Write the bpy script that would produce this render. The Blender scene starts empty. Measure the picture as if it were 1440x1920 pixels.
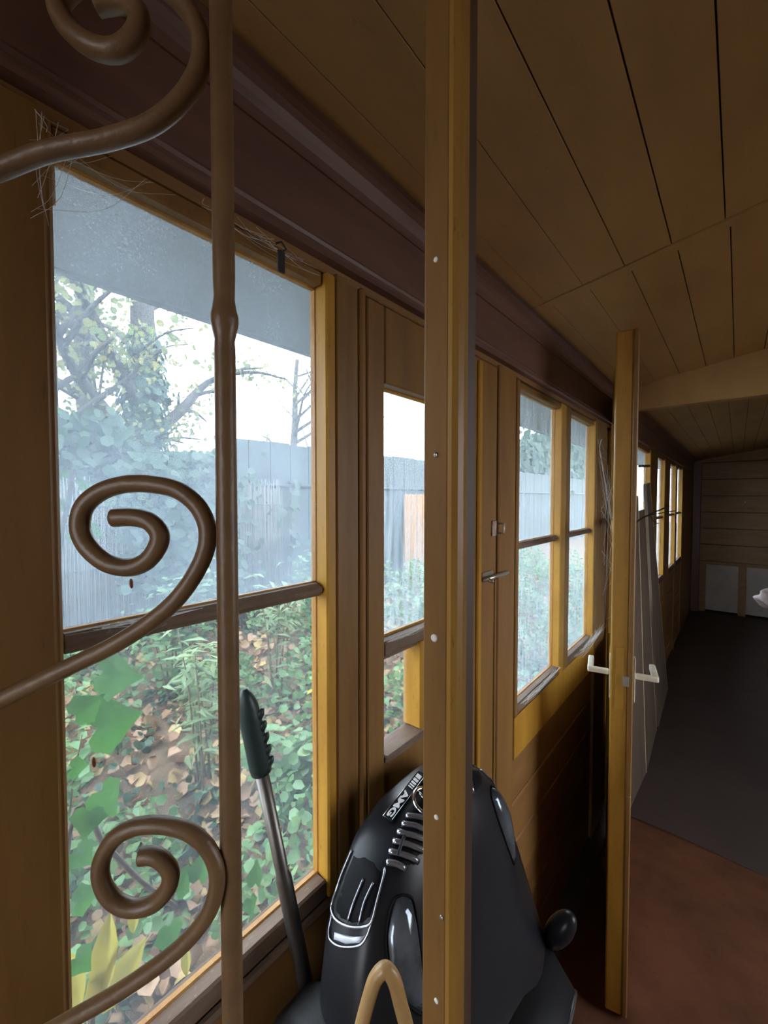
import bpy, bmesh, math, random
import numpy as np
from mathutils import Vector, Matrix
from mathutils.bvhtree import BVHTree

# ------------------------------------------------------------------ camera, sky, exposure
SC = bpy.context.scene
COL = SC.collection
FPX, YAW, PIT, CD, CH = 791.4, math.radians(39.98), math.radians(1.83), 0.52, 1.56
cam_data = bpy.data.cameras.new('camera')
cam = bpy.data.objects.new('camera', cam_data)
COL.objects.link(cam)
cam.location = (CD, 0, CH)
cam.rotation_euler = (math.pi / 2 - PIT, 0, YAW)
cam_data.sensor_fit = 'VERTICAL'
cam_data.sensor_height = 36.0
cam_data.lens = 36.0 * FPX / 1920.0
cam_data.clip_start = 0.01
cam_data.clip_end = 200
SC.camera = cam

world = bpy.data.worlds.new('overcast_sky')
SC.world = world
world.use_nodes = True
bg = world.node_tree.nodes['Background']
bg.inputs['Color'].default_value = (0.90, 0.95, 1.0, 1)
bg.inputs['Strength'].default_value = 8.0

SC.view_settings.view_transform = 'Standard'
SC.view_settings.look = 'None'
SC.view_settings.gamma = 1.0
SC.view_settings.use_curve_mapping = False
SC.view_settings.exposure = 0.18

rnd = random.Random(7)
nrg = np.random.default_rng(11)

# measuring helpers: a viewing ray of the photograph met with a plane of the room
_f0 = Vector((-math.sin(YAW), math.cos(YAW), 0)); _r = Vector((math.cos(YAW), math.sin(YAW), 0)); _u = Vector((0, 0, 1))
_F = math.cos(PIT) * _f0 - math.sin(PIT) * _u
_U = math.cos(PIT) * _u + math.sin(PIT) * _f0
_C = Vector((CD, 0, CH))
def ray(px, py): return _F + _r * ((px - 720) / FPX) - _U * ((py - 960) / FPX)
def onx(px, py, x=0.0):
    r = ray(px, py); return _C + r * ((x - CD) / r.x)
def ony(px, py, y):
    r = ray(px, py); return _C + r * (y / r.y)
def onz(px, py, z=.003):
    r = ray(px, py); return _C + r * ((z - CH) / r.z)
def atd(px, py, D): return _C + ray(px, py) * D

# ------------------------------------------------------------------ materials
def newmat(name):
    m = bpy.data.materials.new(name); m.use_nodes = True
    nt = m.node_tree; b = nt.nodes['Principled BSDF']
    return m, nt, b
def N(nt, t, **kw):
    n = nt.nodes.new(t)
    for k, v in kw.items():
        if k in n.inputs: n.inputs[k].default_value = v
        else: setattr(n, k, v)
    return n
def c4(c): return (c[0], c[1], c[2], 1)
def paint(name, col, col2=None, rough=0.4, scale=6.0, stretch=(1, 1, 1), bump=0.15, spots=0.0, spot_col=(0.05, 0.03, 0.02), metallic=0.0, spec=0.5, detail=6, bump_dist=0.002):
    m, nt, b = newmat(name)
    tc = N(nt, 'ShaderNodeTexCoord'); mp = N(nt, 'ShaderNodeMapping'); mp.inputs['Scale'].default_value = stretch
    geo = N(nt, 'ShaderNodeNewGeometry')
    nt.links.new(geo.outputs['Position'], mp.inputs['Vector'])
    n1 = N(nt, 'ShaderNodeTexNoise', Scale=scale, Detail=detail, Roughness=0.6)
    nt.links.new(mp.outputs[0], n1.inputs['Vector'])
    r = N(nt, 'ShaderNodeValToRGB'); r.color_ramp.elements[0].position = .35; r.color_ramp.elements[1].position = .68
    r.color_ramp.elements[0].color = c4(col); r.color_ramp.elements[1].color = c4(col2 or col)
    nt.links.new(n1.outputs['Fac'], r.inputs[0])
    out = r.outputs[0]
    if spots > 0:
        n2 = N(nt, 'ShaderNodeTexNoise', Scale=scale * 9, Detail=3, Roughness=0.7)
        nt.links.new(mp.outputs[0], n2.inputs['Vector'])
        r2 = N(nt, 'ShaderNodeValToRGB'); r2.color_ramp.elements[0].position = .62; r2.color_ramp.elements[1].position = .75
        r2.color_ramp.elements[0].color = (0, 0, 0, 1); r2.color_ramp.elements[1].color = (spots,) * 3 + (1,)
        nt.links.new(n2.outputs['Fac'], r2.inputs[0])
        mx = N(nt, 'ShaderNodeMix', data_type='RGBA')
        nt.links.new(r2.outputs[0], mx.inputs[0]); nt.links.new(out, mx.inputs[6]); mx.inputs[7].default_value = c4(spot_col)
        out = mx.outputs[2]
    nt.links.new(out, b.inputs['Base Color'])
    b.inputs['Roughness'].default_value = rough
    b.inputs['Metallic'].default_value = metallic
    b.inputs['Specular IOR Level'].default_value = spec
    if bump:
        n3 = N(nt, 'ShaderNodeTexNoise', Scale=scale * 5, Detail=5, Roughness=0.6)
        nt.links.new(mp.outputs[0], n3.inputs['Vector'])
        bp = N(nt, 'ShaderNodeBump', Strength=bump, Distance=bump_dist)
        nt.links.new(n3.outputs['Fac'], bp.inputs['Height']); nt.links.new(bp.outputs[0], b.inputs['Normal'])
    return m
def glassmat(name, dirt_lo, dirt_hi, scale, streak=(1, 1, 1), tint=(0.93, 0.97, 1.0), fine=260.0, grain=(.88, 1.14)):
    """window glass with a film of dust that scatters the daylight"""
    m = bpy.data.materials.new(name); m.use_nodes = True
    nt = m.node_tree; nt.nodes.clear()
    o = N(nt, 'ShaderNodeOutputMaterial')
    geo = N(nt, 'ShaderNodeNewGeometry'); mp = N(nt, 'ShaderNodeMapping'); mp.inputs['Scale'].default_value = streak
    nt.links.new(geo.outputs['Position'], mp.inputs['Vector'])
    n1 = N(nt, 'ShaderNodeTexNoise', Scale=scale, Detail=8, Roughness=0.65)
    nt.links.new(mp.outputs[0], n1.inputs['Vector'])
    n2 = N(nt, 'ShaderNodeTexNoise', Scale=fine, Detail=3, Roughness=0.7)
    nt.links.new(geo.outputs['Position'], n2.inputs['Vector'])
    mr = N(nt, 'ShaderNodeMapRange'); mr.inputs['From Min'].default_value = .35; mr.inputs['From Max'].default_value = .68
    mr.inputs['To Min'].default_value = dirt_lo; mr.inputs['To Max'].default_value = dirt_hi
    nt.links.new(n1.outputs['Fac'], mr.inputs['Value'])
    mr2 = N(nt, 'ShaderNodeMapRange'); mr2.inputs['From Min'].default_value = .4; mr2.inputs['From Max'].default_value = .7
    mr2.inputs['To Min'].default_value = grain[0]; mr2.inputs['To Max'].default_value = grain[1]
    nt.links.new(n2.outputs['Fac'], mr2.inputs['Value'])
    mu = N(nt, 'ShaderNodeMath', operation='MULTIPLY'); mu.use_clamp = True
    nt.links.new(mr.outputs[0], mu.inputs[0]); nt.links.new(mr2.outputs[0], mu.inputs[1])
    tr = N(nt, 'ShaderNodeBsdfTransparent'); tr.inputs['Color'].default_value = c4(tint)
    tl = N(nt, 'ShaderNodeBsdfTranslucent'); tl.inputs['Color'].default_value = (.62, .75, .90, 1)
    df = N(nt, 'ShaderNodeBsdfDiffuse'); df.inputs['Color'].default_value = (.6, .64, .66, 1)
    gl = N(nt, 'ShaderNodeBsdfGlossy'); gl.inputs['Roughness'].default_value = .06
    m1 = N(nt, 'ShaderNodeMixShader', Fac=.3); nt.links.new(tl.outputs[0], m1.inputs[1]); nt.links.new(df.outputs[0], m1.inputs[2])
    m2 = N(nt, 'ShaderNodeMixShader'); nt.links.new(mu.outputs[0], m2.inputs[0]); nt.links.new(tr.outputs[0], m2.inputs[1]); nt.links.new(m1.outputs[0], m2.inputs[2])
    m3 = N(nt, 'ShaderNodeMixShader', Fac=.006); nt.links.new(m2.outputs[0], m3.inputs[1]); nt.links.new(gl.outputs[0], m3.inputs[2])
    nt.links.new(m3.outputs[0], o.inputs['Surface'])
    return m
def leafmat(name, cols, trans=0.45, rough=0.5):
    m = bpy.data.materials.new(name); m.use_nodes = True
    nt = m.node_tree; nt.nodes.clear()
    o = N(nt, 'ShaderNodeOutputMaterial')
    geo = N(nt, 'ShaderNodeNewGeometry')
    r = N(nt, 'ShaderNodeValToRGB'); e = r.color_ramp.elements
    e[0].color = c4(cols[0]); e[-1].color = c4(cols[-1]); e[-1].position = 1
    for i, c in enumerate(cols[1:-1]):
        k = e.new((i + 1) / (len(cols) - 1)); k.color = c4(c)
    nt.links.new(geo.outputs['Random Per Island'], r.inputs[0])
    n = N(nt, 'ShaderNodeTexNoise', Scale=40.0, Detail=3)
    nt.links.new(geo.outputs['Position'], n.inputs['Vector'])
    mx = N(nt, 'ShaderNodeMix', data_type='RGBA', blend_type='MULTIPLY'); mx.inputs[0].default_value = .45
    nt.links.new(r.outputs[0], mx.inputs[6]); nt.links.new(n.outputs['Fac'], mx.inputs[7])
    sc = N(nt, 'ShaderNodeMix', data_type='RGBA', blend_type='MULTIPLY'); sc.inputs[0].default_value = 1
    nt.links.new(mx.outputs[2], sc.inputs[6]); sc.inputs[7].default_value = (1.25, 1.25, 1.25, 1)
    pb = N(nt, 'ShaderNodeBsdfPrincipled'); pb.inputs['Roughness'].default_value = rough
    tl = N(nt, 'ShaderNodeBsdfTranslucent')
    nt.links.new(sc.outputs[2], pb.inputs['Base Color']); nt.links.new(sc.outputs[2], tl.inputs['Color'])
    ms = N(nt, 'ShaderNodeMixShader', Fac=trans)
    nt.links.new(pb.outputs[0], ms.inputs[1]); nt.links.new(tl.outputs[0], ms.inputs[2]); nt.links.new(ms.outputs[0], o.inputs['Surface'])
    return m

OCH = paint('ochre_oil_paint', (.46, .24, .032), (.37, .18, .026), rough=.42, spec=.3, scale=9, stretch=(3, 3, .6), bump=.25, spots=.55, spot_col=(.12, .05, .015))
BRN = paint('brown_oil_paint', (.25, .128, .036), (.19, .092, .028), rough=.46, spec=.3, scale=7, stretch=(3, 3, .5), bump=.25, spots=.35, spot_col=(.08, .04, .02))
BRNH = paint('brown_oil_paint_boards', (.27, .132, .038), (.20, .094, .03), rough=.5, scale=7, stretch=(3, .5, 3), bump=.3, spots=.35, spot_col=(.06, .03, .015))
CORN = paint('dark_maroon_brown_paint', (.155, .075, .055), (.115, .055, .045), rough=.45, scale=9, stretch=(3, .5, 3), bump=.2, spots=.3)
CEIL = paint('ceiling_ochre_paint', (.37, .215, .075), (.30, .17, .058), rough=.6, scale=5, stretch=(2, .6, 1), bump=.35, spots=.3, spot_col=(.16, .08, .03))
GAP = paint('dark_joint', (.012, .008, .005), rough=.9, bump=0)
SILL = paint('weathered_sill_paint', (.12, .068, .04), (.19, .13, .09), rough=.7, scale=14, stretch=(2, .5, 2), bump=.6, spots=.5, spot_col=(.4, .35, .29))
BEAD = paint('flaking_bead_paint', (.46, .23, .04), (.36, .15, .03), rough=.4, scale=20, stretch=(2, 2, .6), bump=.5, spots=.8, spot_col=(.55, .5, .42))
FLOOR = paint('dark_linoleum', (.058, .041, .036), (.08, .056, .05), rough=.62, scale=3, bump=.15)
CARPET = paint('red_brown_carpet', (.15, .062, .034), (.09, .04, .024), rough=.95, scale=4.5, bump=.6, spots=.4, spot_col=(.05, .024, .018), spec=.1, bump_dist=.004)
BACK = paint('back_wall_boards', (.30, .18, .085), (.22, .125, .06), rough=.6, scale=6, stretch=(.5, 3, 3), bump=.3, spots=.3)
WHITEP = paint('dull_white_panel', (.46, .42, .37), (.36, .32, .28), rough=.8, scale=4, bump=.1)
IRON = paint('brown_painted_iron', (.20, .115, .05), (.155, .086, .042), rough=.40, scale=25, bump=.35, spots=.5, spot_col=(.10, .05, .03))
IRONC = paint('cream_painted_iron', (.50, .32, .14), (.42, .25, .10), rough=.33, scale=25, bump=.3, spots=.4, spot_col=(.25, .12, .05))
TACK = paint('white_tack', (.8, .78, .72), rough=.4, bump=0)
NAIL = paint('painted_nail', (.42, .27, .10), rough=.4, bump=0)
STEEL = paint('worn_steel_tube', (.24, .225, .21), (.13, .12, .115), rough=.42, scale=30, stretch=(1, 1, .2), bump=.1, metallic=1.0)
GRIP = paint('dark_green_grip', (.012, .028, .028), (.02, .04, .038), rough=.45, scale=30, bump=.2)
BLACKP = paint('black_car_plastic', (.010, .011, .014), (.018, .018, .021), rough=.32, scale=5, bump=.06, spots=.10, spot_col=(.05, .045, .04), spec=.26)
BLACKM = paint('matte_black', (.004, .004, .005), rough=.6, bump=0, spec=.12)
CHROME = paint('chrome_plastic', (.72, .74, .78), rough=.15, metallic=1.0, bump=0)
SLATM = paint('silver_grille_plastic', (.36, .38, .44), rough=.22, metallic=.85, bump=0)
LAMP = paint('smoky_lamp_lens', (.22, .25, .29), (.06, .07, .085), rough=.10, scale=14, bump=.05, metallic=.55)
SILV = paint('silver_lip', (.62, .66, .74), (.5, .53, .6), rough=.35, scale=60, bump=.2, metallic=.2)
PRINT = paint('white_print', (.8, .8, .82), rough=.4, bump=0)
TYRE = paint('toy_tyre', (.014, .014, .015), rough=.6, scale=30, bump=.3)
HANDLE = paint('ivory_lever', (.74, .68, .55), (.62, .55, .42), rough=.3, scale=20, bump=.1)
LATCH = paint('dull_latch_metal', (.5, .47, .42), (.36, .33, .28), rough=.35, metallic=.8, bump=.2)
RUST = paint('rusty_hinge', (.5, .45, .4), (.26, .09, .03), rough=.7, scale=60, bump=.6)
PLANK = paint('grey_plank', (.17, .125, .095), (.12, .085, .062), rough=.7, scale=8, stretch=(3, 3, .4), bump=.4)
PLANKE = paint('pale_lit_edge', (.85, .70, .42), (.75, .6, .32), rough=.6, scale=8, bump=.2)  # window light on the plank edges, put into a pale colour
WIRE = paint('dark_wire', (.012, .010, .010), rough=.6, bump=0)
PALE = paint('pale_pink_plastic', (.62, .50, .48), (.5, .40, .39), rough=.4, scale=20, bump=.3)
STAKE = paint('reddish_stake', (.22, .085, .05), (.16, .06, .04), rough=.6, scale=10, bump=.3)
WEB = paint('cobweb_thread', (.72, .70, .66), rough=.9, bump=0)
COCOON = paint('brown_cocoon', (.20, .06, .015), (.10, .03, .01), rough=.6, scale=60, bump=.3)
SOFFIT = paint('grey_soffit', (.30, .34, .38), (.25, .285, .32), rough=.85, scale=50, bump=.3)
REED = paint('weathered_reed', (.20, .19, .165), (.11, .105, .095), rough=.9, scale=40, stretch=(2, 2, .1), bump=.3)
SCREEN = paint('grey_green_screen', (.085, .10, .095), (.055, .065, .065), rough=.9, scale=3, bump=.2)
BARK = paint('grey_bark', (.10, .085, .072), (.055, .047, .042), rough=.95, scale=12, stretch=(1, 1, .3), bump=.8, bump_dist=.02)
SOIL = paint('leaf_litter_soil', (.10, .075, .045), (.20, .12, .07), rough=.95, scale=9, bump=.8, spots=.5, spot_col=(.09, .13, .05), bump_dist=.03)
STEM = paint('plant_stem', (.13, .10, .06), (.19, .15, .09), rough=.8, scale=20, bump=.3)
OUTW = paint('outer_weatherboard', (.3, .22, .13), (.24, .17, .1), rough=.8, scale=8, bump=.3)
IVY = leafmat('ivy_green', [(.045, .16, .02), (.085, .25, .03), (.06, .19, .03), (.11, .29, .045)], .5, .35)
YELL = leafmat('yellow_leaf', [(.60, .50, .06), (.50, .46, .07), (.66, .52, .10)], .45)
GRN = leafmat('garden_green', [(.09, .19, .06), (.14, .27, .10), (.12, .24, .11), (.22, .34, .13), (.16, .29, .16)], .4)
PALEG = leafmat('pale_grey_green', [(.16, .25, .12), (.21, .30, .16), (.25, .31, .14)], .4)
FALL = leafmat('fallen_brown', [(.36, .22, .13), (.44, .29, .19), (.26, .14, .08), (.5, .38, .16), (.40, .25, .16)], .2, .7)
DKG = leafmat('dark_ivy_cover', [(.02, .05, .02), (.035, .075, .03), (.045, .09, .05), (.03, .06, .035)], .3)
AUT = leafmat('autumn_crown', [(.24, .25, .09), (.16, .21, .08), (.36, .31, .11), (.12, .17, .07)], .5)
G_UP = glassmat('dusty_glass', .16, .30, 5.0, tint=(.88, .94, 1.0), fine=330.0, grain=(.72, 1.32))
G_LOW = glassmat('thin_dust_glass', .03, .065, 4.0)
G_STR = glassmat('streaked_glass', .06, .42, 20.0, (1, 4.5, .4), fine=160.0)

# ------------------------------------------------------------------ builders
def link(o, parent=None):
    COL.objects.link(o)
    if parent is not None: o.parent = parent
    return o
def thing(name, label, cat, loc=(0, 0, 0), group=None):
    o = bpy.data.objects.new(name, None); o.empty_display_size = .05
    link(o); o.location = loc; o['label'] = label; o['category'] = cat
    if group: o['group'] = group
    return o
def tag(o, label, cat, group=None, kind=None):
    o['label'] = label; o['category'] = cat
    if group: o['group'] = group
    if kind: o['kind'] = kind
    return o
def struct(name, loc=(0, 0, 0), label=None, cat=None):
    o = bpy.data.objects.new(name, None); o.empty_display_size = .05
    link(o); o.location = loc; o['kind'] = 'structure'
    if label: o['label'] = label
    if cat: o['category'] = cat
    return o
def setp(o, parent):
    if parent is not None:
        o.parent = parent
        o.matrix_parent_inverse = Matrix.Translation(parent.location).inverted() if parent.rotation_euler.to_quaternion().angle < 1e-6 else parent_world(parent).inverted()
    return o
def parent_world(p):
    m = Matrix.LocRotScale(p.location, p.rotation_euler.to_quaternion(), p.scale)
    if p.parent: m = parent_world(p.parent) @ p.matrix_parent_inverse @ m
    return m
def mesh_obj(name, verts, faces, mat, parent=None, smooth=False):
    me = bpy.data.meshes.new(name)
    me.from_pydata([tuple(v) for v in verts], [], faces)
    me.validate(); me.update()
    if smooth:
        me.polygons.foreach_set('use_smooth', [True] * len(me.polygons))
    if mat: me.materials.append(mat)
    o = bpy.data.objects.new(name, me); link(o)
    if parent is not None:
        o.parent = parent; o.matrix_parent_inverse = parent_world(parent).inverted()
    return o
def bm_obj(name, bm, mat, parent=None, smooth=False):
    me = bpy.data.meshes.new(name); bm.to_mesh(me); bm.free()
    if smooth: me.polygons.foreach_set('use_smooth', [True] * len(me.polygons))
    if mat: me.materials.append(mat)
    o = bpy.data.objects.new(name, me); link(o)
    if parent is not None:
        o.parent = parent; o.matrix_parent_inverse = parent_world(parent).inverted()
    return o
def bm_box(bm, lo, hi, bev=0.0, M=None, segs=1):
    g = bmesh.ops.create_cube(bm, size=1.0)
    vs = g['verts']
    for v in vs:
        v.co = Vector([lo[i] + (v.co[i] + .5) * (hi[i] - lo[i]) for i in range(3)])
    if bev > 0:
        es = list({e for v in vs for e in v.link_edges})
        r = bmesh.ops.bevel(bm, geom=es, offset=bev, segments=segs, profile=.5, affect='EDGES')
        vs = list({v for f in r['faces'] for v in f.verts} | {v for v in vs if v.is_valid})
    if M is not None:
        for v in vs: v.co = M @ v.co
    return vs
def box(name, lo, hi, mat, parent=None, bev=.0015, M=None, segs=1):
    bm = bmesh.new(); bm_box(bm, lo, hi, min(bev, .45 * min(hi[i] - lo[i] for i in range(3))), M, segs)
    return bm_obj(name, bm, mat, parent)
def tube_geo(pts, rad, seg=10, cap=True):
    pts = [Vector(p) for p in pts]; n = len(pts)
    rads = rad if isinstance(rad, (list, tuple)) else [rad] * n
    verts, faces = [], []
    t0 = (pts[1] - pts[0]).normalized()
    ref = Vector((0, 0, 1)) if abs(t0.z) < .9 else Vector((1, 0, 0))
    nrm = t0.cross(ref).normalized()
    for i, p in enumerate(pts):
        t = (pts[min(i + 1, n - 1)] - pts[max(i - 1, 0)])
        t = t.normalized() if t.length > 1e-9 else t0
        nrm = (nrm - t * nrm.dot(t))
        nrm = nrm.normalized() if nrm.length > 1e-6 else t.orthogonal().normalized()
        b = t.cross(nrm)
        for k in range(seg):
            a = 2 * math.pi * k / seg
            verts.append(p + (nrm * math.cos(a) + b * math.sin(a)) * rads[i])
    for i in range(n - 1):
        for k in range(seg):
            k2 = (k + 1) % seg
            faces.append((i * seg + k, i * seg + k2, (i + 1) * seg + k2, (i + 1) * seg + k))
    if cap:
        faces.append(tuple(range(seg - 1, -1, -1))); faces.append(tuple((n - 1) * seg + k for k in range(seg)))
    return verts, faces
def tube(name, pts, rad, mat, parent=None, seg=10, cap=True):
    v, f = tube_geo(pts, rad, seg, cap)
    return mesh_obj(name, v, f, mat, parent, True)
def tubes(name, lists, mat, parent=None, seg=5):
    V, Fc = [], []
    for pts, rad in lists:
        v, f = tube_geo(pts, rad, seg); o = len(V); V += v; Fc += [tuple(i + o for i in q) for q in f]
    return mesh_obj(name, V, Fc, mat, parent, True)
def smooth_pts(ctrl, n=8):
    """Catmull-Rom through the control points"""
    c = [Vector(p) for p in ctrl]; c = [c[0] * 2 - c[1]] + c + [c[-1] * 2 - c[-2]]
    out = []
    for i in range(1, len(c) - 2):
        for k in range(n):
            t = k / n; a, b, d, e = c[i - 1], c[i], c[i + 1], c[i + 2]
            out.append(.5 * ((2 * b) + (d - a) * t + (2 * a - 5 * b + 4 * d - e) * t * t + (3 * b - a - 3 * d + e) * t ** 3))
    out.append(c[-2]); return out
def lathe(name, prof, M, mat, parent=None, seg=20, smooth=True):
    V, Fc = [], []
    for r, z in prof:
        for k in range(seg):
            a = 2 * math.pi * k / seg; V.append(M @ Vector((r * math.cos(a), r * math.sin(a), z)))
    for i in range(len(prof) - 1):
        for k in range(seg):
            k2 = (k + 1) % seg; Fc.append((i * seg + k, i * seg + k2, (i + 1) * seg + k2, (i + 1) * seg + k))
    Fc.append(tuple(range(seg - 1, -1, -1))); Fc.append(tuple((len(prof) - 1) * seg + k for k in range(seg)))
    return mesh_obj(name, V, Fc, mat, parent, smooth)

P = .036            # room face of the wall timbers; the glass stands at x = 0
CZ0, CSL = 2.073, .1643   # ceiling height at the wall, slope
YEND = 7.3; XR = 1.75
def cz(x): return CZ0 + CSL * x

# ------------------------------------------------------------------ floor, ceiling, end walls
fl = mesh_obj('floor', *(lambda bm: bm)(([(-.06, -2.2, 0), (XR, -2.2, 0), (XR, YEND + .1, 0), (-.06, YEND + .1, 0), (-.06, -2.2, -.1), (XR, -2.2, -.1), (XR, YEND + .1, -.1), (-.06, YEND + .1, -.1)],
              [(0, 1, 2, 3), (7, 6, 5, 4), (0, 4, 5, 1), (1, 5, 6, 2), (2, 6, 7, 3), (3, 7, 4, 0)])), FLOOR)
fl['kind'] = 'structure'

# carpet with long wrinkles in front of the threshold
nx, ny = 60, 120
V = []; Fc = []
for j in range(ny + 1):
    for i in range(nx + 1):
        x = .09 + (1.62 - .09) * i / nx; y = .85 + (2.31 - .85) * j / ny
        w = .006 * math.sin(9 * x + 5 * y) * math.sin(3 * y - 4 * x + 1) + .022 * max(0, math.sin(8.5 * (x * .75 + (y - 1.6) * .5) + .5 * math.sin(5 * y))) ** 5
        w *= min(1, (2.31 - y) / .15) * min(1, i / 4, (nx - i) / 4)
        V.append((x, y + .015 * math.sin(6 * x) * (j == ny), .006 + max(0, w)))
for j in range(ny):
    for i in range(nx):
        a = j * (nx + 1) + i; Fc.append((a, a + 1, a + nx + 2, a + nx + 1))
nb = len(V)
edge = [j * (nx + 1) + i for j, i in [(0, i) for i in range(nx)] + [(j, nx) for j in range(ny)] + [(ny, i) for i in range(nx, 0, -1)] + [(j, 0) for j in range(ny, 0, -1)]]
for e in edge: V.append((V[e][0], V[e][1], .0005))
for k in range(len(edge)):
    k2 = (k + 1) % len(edge); Fc.append((edge[k], nb + k, nb + k2, edge[k2]))
cp = mesh_obj('carpet', V, Fc, CARPET, None, True)
tag(cp, 'wrinkled red-brown carpet ending at the dark floor beyond the open door', 'carpet')

# ceiling: a dark backing with boards below it, one object for each board
bm = bmesh.new()
for lo, hi in (((-.7, -2.2), (XR + .1, YEND + .1)),):
    vs = [bm.verts.new((x, y, cz(x) + dz)) for dz in (.02, .05) for x, y in ((-.06, lo[1]), (hi[0], lo[1]), (hi[0], hi[1]), (-.06, hi[1]))]
    for f in ((3, 2, 1, 0), (4, 5, 6, 7), (0, 1, 5, 4), (1, 2, 6, 5), (2, 3, 7, 6), (3, 0, 4, 7)): bm.faces.new([vs[i] for i in f])
ceil = bm_obj('ceiling', bm, GAP); ceil['kind'] = 'structure'
def ceil_board(x0, x1, y0, y1, dz):
    bm = bmesh.new(); b = .0007
    prof = [(x0, .019), (x0, b), (x0 + b, 0), (x1 - b, 0), (x1, b), (x1, .019)]
    rows = []
    for y in (y0, y1):
        rows.append([bm.verts.new((x, y, cz(x) + z + dz)) for x, z in prof])
    for k in range(len(prof)):
        k2 = (k + 1) % len(prof); bm.faces.new((rows[0][k], rows[0][k2], rows[1][k2], rows[1][k]))
    bm.faces.new(rows[0][::-1]); bm.faces.new(rows[1])
    bmesh.ops.recalc_face_normals(bm, faces=bm.faces)
    return bm_obj('ceiling_board', bm, CEIL, ceil)
for (ya, yb, x_first, gaps) in ((-1.56, 1.168, .2035, .0012), (1.168, 2.36, .2115, .0011), (2.36, YEND, .18, .0012)):
    xs = [x_first - .0945 * 2, x_first - .0945] + [x_first + .0945 * k for k in range(0, 20)]
    xs = [max(x, -.05) for x in xs]; xs = [x for x in xs if x < XR - .03] + [XR]
    for a, b2 in zip(xs[:-1], xs[1:]):
        if b2 - a > .01: g_ = gaps * (.25 if b2 < .25 else .55 if b2 < .36 else 1); ceil_board(a + g_, b2 - g_, ya + .0008, yb - .0008, rnd.uniform(0, .0004))
def sloped_batten(name, y0, y1, x0, x1, th, mat, parent):
    bm = bmesh.new(); vs = []
    for x in (x0, x1):
        for y, z in ((y0, 0), (y1, 0), (y1, -th), (y0, -th)): vs.append(bm.verts.new((x, y, cz(x) + z)))
    for f in ((0, 1, 2, 3), (7, 6, 5, 4), (0, 4, 5, 1), (1, 5, 6, 2), (2, 6, 7, 3), (3, 7, 4, 0)): bm.faces.new([vs[i] for i in f])
    bmesh.ops.recalc_face_normals(bm, faces=bm.faces)
    return bm_obj(name, bm, mat, parent)
sloped_batten('joint_batten', 1.170, 1.203, .03, XR, .003, CEIL, ceil)
tb = box('trim_1', (.036, 2.335, 1.985), (XR, 2.40, 2.10), CEIL, None, .003)
tb['kind'] = 'structure'
sloped_batten('trim_2', 2.336, 2.399, .036, XR, .08, CEIL, None)['kind'] = 'structure'

# back wall: horizontal boards, two dull white panels low down
bw = struct('wall_back', (0, YEND, 0))
box('backing', (-.06, YEND + .02, 0), (XR, YEND + .08, 2.4), GAP, bw, 0)
zs = [.72, .763 + .0, .96, 1.153, 1.37, 1.595, 1.82, 2.02, 2.40]
zs = [.70, .93, 1.153, 1.375, 1.595, 1.82, 2.05, 2.40]
for a, b2 in zip(zs[:-1], zs[1:]):
    box('board', (-.05, YEND - .004 * rnd.random(), a + .003), (XR, YEND + .02, b2 - .003), BACK, bw, .003)
box('rail', (-.05, YEND - .012, .655), (XR, YEND + .02, .70), BACK, bw, .002)
for x0, x1 in ((.20, .545), (.625, .97), (1.05, 1.4)):
    box('white_panel', (x0, YEND - .004, .03), (x1, YEND + .02, .655), WHITEP, bw, .002)
for x0, x1 in ((-.05, .20), (.545, .625), (.97, 1.05), (1.4, XR)):
    box('upright', (x0, YEND - .014, .0), (x1, YEND + .02, .655), BACK, bw, .002)
box('corner_post', (.04, YEND - .09, 0), (.13, YEND - .016, 2.06), CORN, bw, .004)
kn = lathe('daylight_dot', [(.004, 0), (.006, .012), (.013, .02), (.013, .028), (.006, .034)], Matrix.Translation((.591, YEND - .004, 1.516)) @ Matrix.Rotation(math.pi / 2, 4, 'X'), TACK)  # daylight through a small hole, put in as a white turned dot
tag(kn, 'tiny white dot standing in for daylight through a hole in the end wall', 'daylight dot')

# right-hand wall with an opening added out of view to let in sky light, and the wall behind the camera
rw = struct('wall_right', (XR, 4, 0))
OY0, OY1, OZ = 1.10, 2.0, .75
for y0, y1, zb in ((-1.62, OY0, 3), (OY0, OY1, OZ), (OY1, YEND + .08, 3)):
    box('backing', (XR + .02, y0, 0), (XR + .08, y1, min(2.44, zb)), GAP, rw, 0)
    z = 0
    for k in range(16):
        box('board', (XR, y0, z + .002), (XR + .02, y1 - .06 * (y1 > 5), min(z + .148, zb, cz(XR) - .002)), BACK, rw, .003); z += .15
        if z > min(zb, cz(XR)) - .03: break
box('lintel', (XR, OY0 + .002, 1.95), (XR + .08, OY1 - .002, 2.44), BACK, rw, .003)
# wall behind the camera with an unseen doorway, added to light the porch from behind
nw = struct('wall_near', (.8, -1.6, 0))
DX0, DX1 = .10, .72
for x0, x1 in ((-.06, DX0), (DX1, XR)):
    box('backing', (x0, -1.62, 0), (x1, -1.58, 2.44), GAP, nw, 0)
    z = 0
    for k in range(14):
        box('board', (x0, -1.58, z + .002), (x1 - .002, -1.56, min(z + .148, 2.07)), BACK, nw, .003); z += .15
box('lintel', (DX0 + .002, -1.62, 2.0), (DX1 - .002, -1.56, 2.2), BACK, nw, .003)

# ------------------------------------------------------------------ left wall with windows and door
lw = struct('wall_left', (0, 2, 0))
def vpost(y0, y1, z0, z1, mat=BRN, x1=P, name='post', x0=-.012, bev=.003): return box(name, (x0, y0, z0), (x1, y1, z1), mat, lw, bev)
ZS, ZT = .955, 1.885       # glass bottom / top
box('header', (-.02, -1.55, 1.905), (.030, YEND, 2.14), BRNH, lw, .002)
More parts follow.
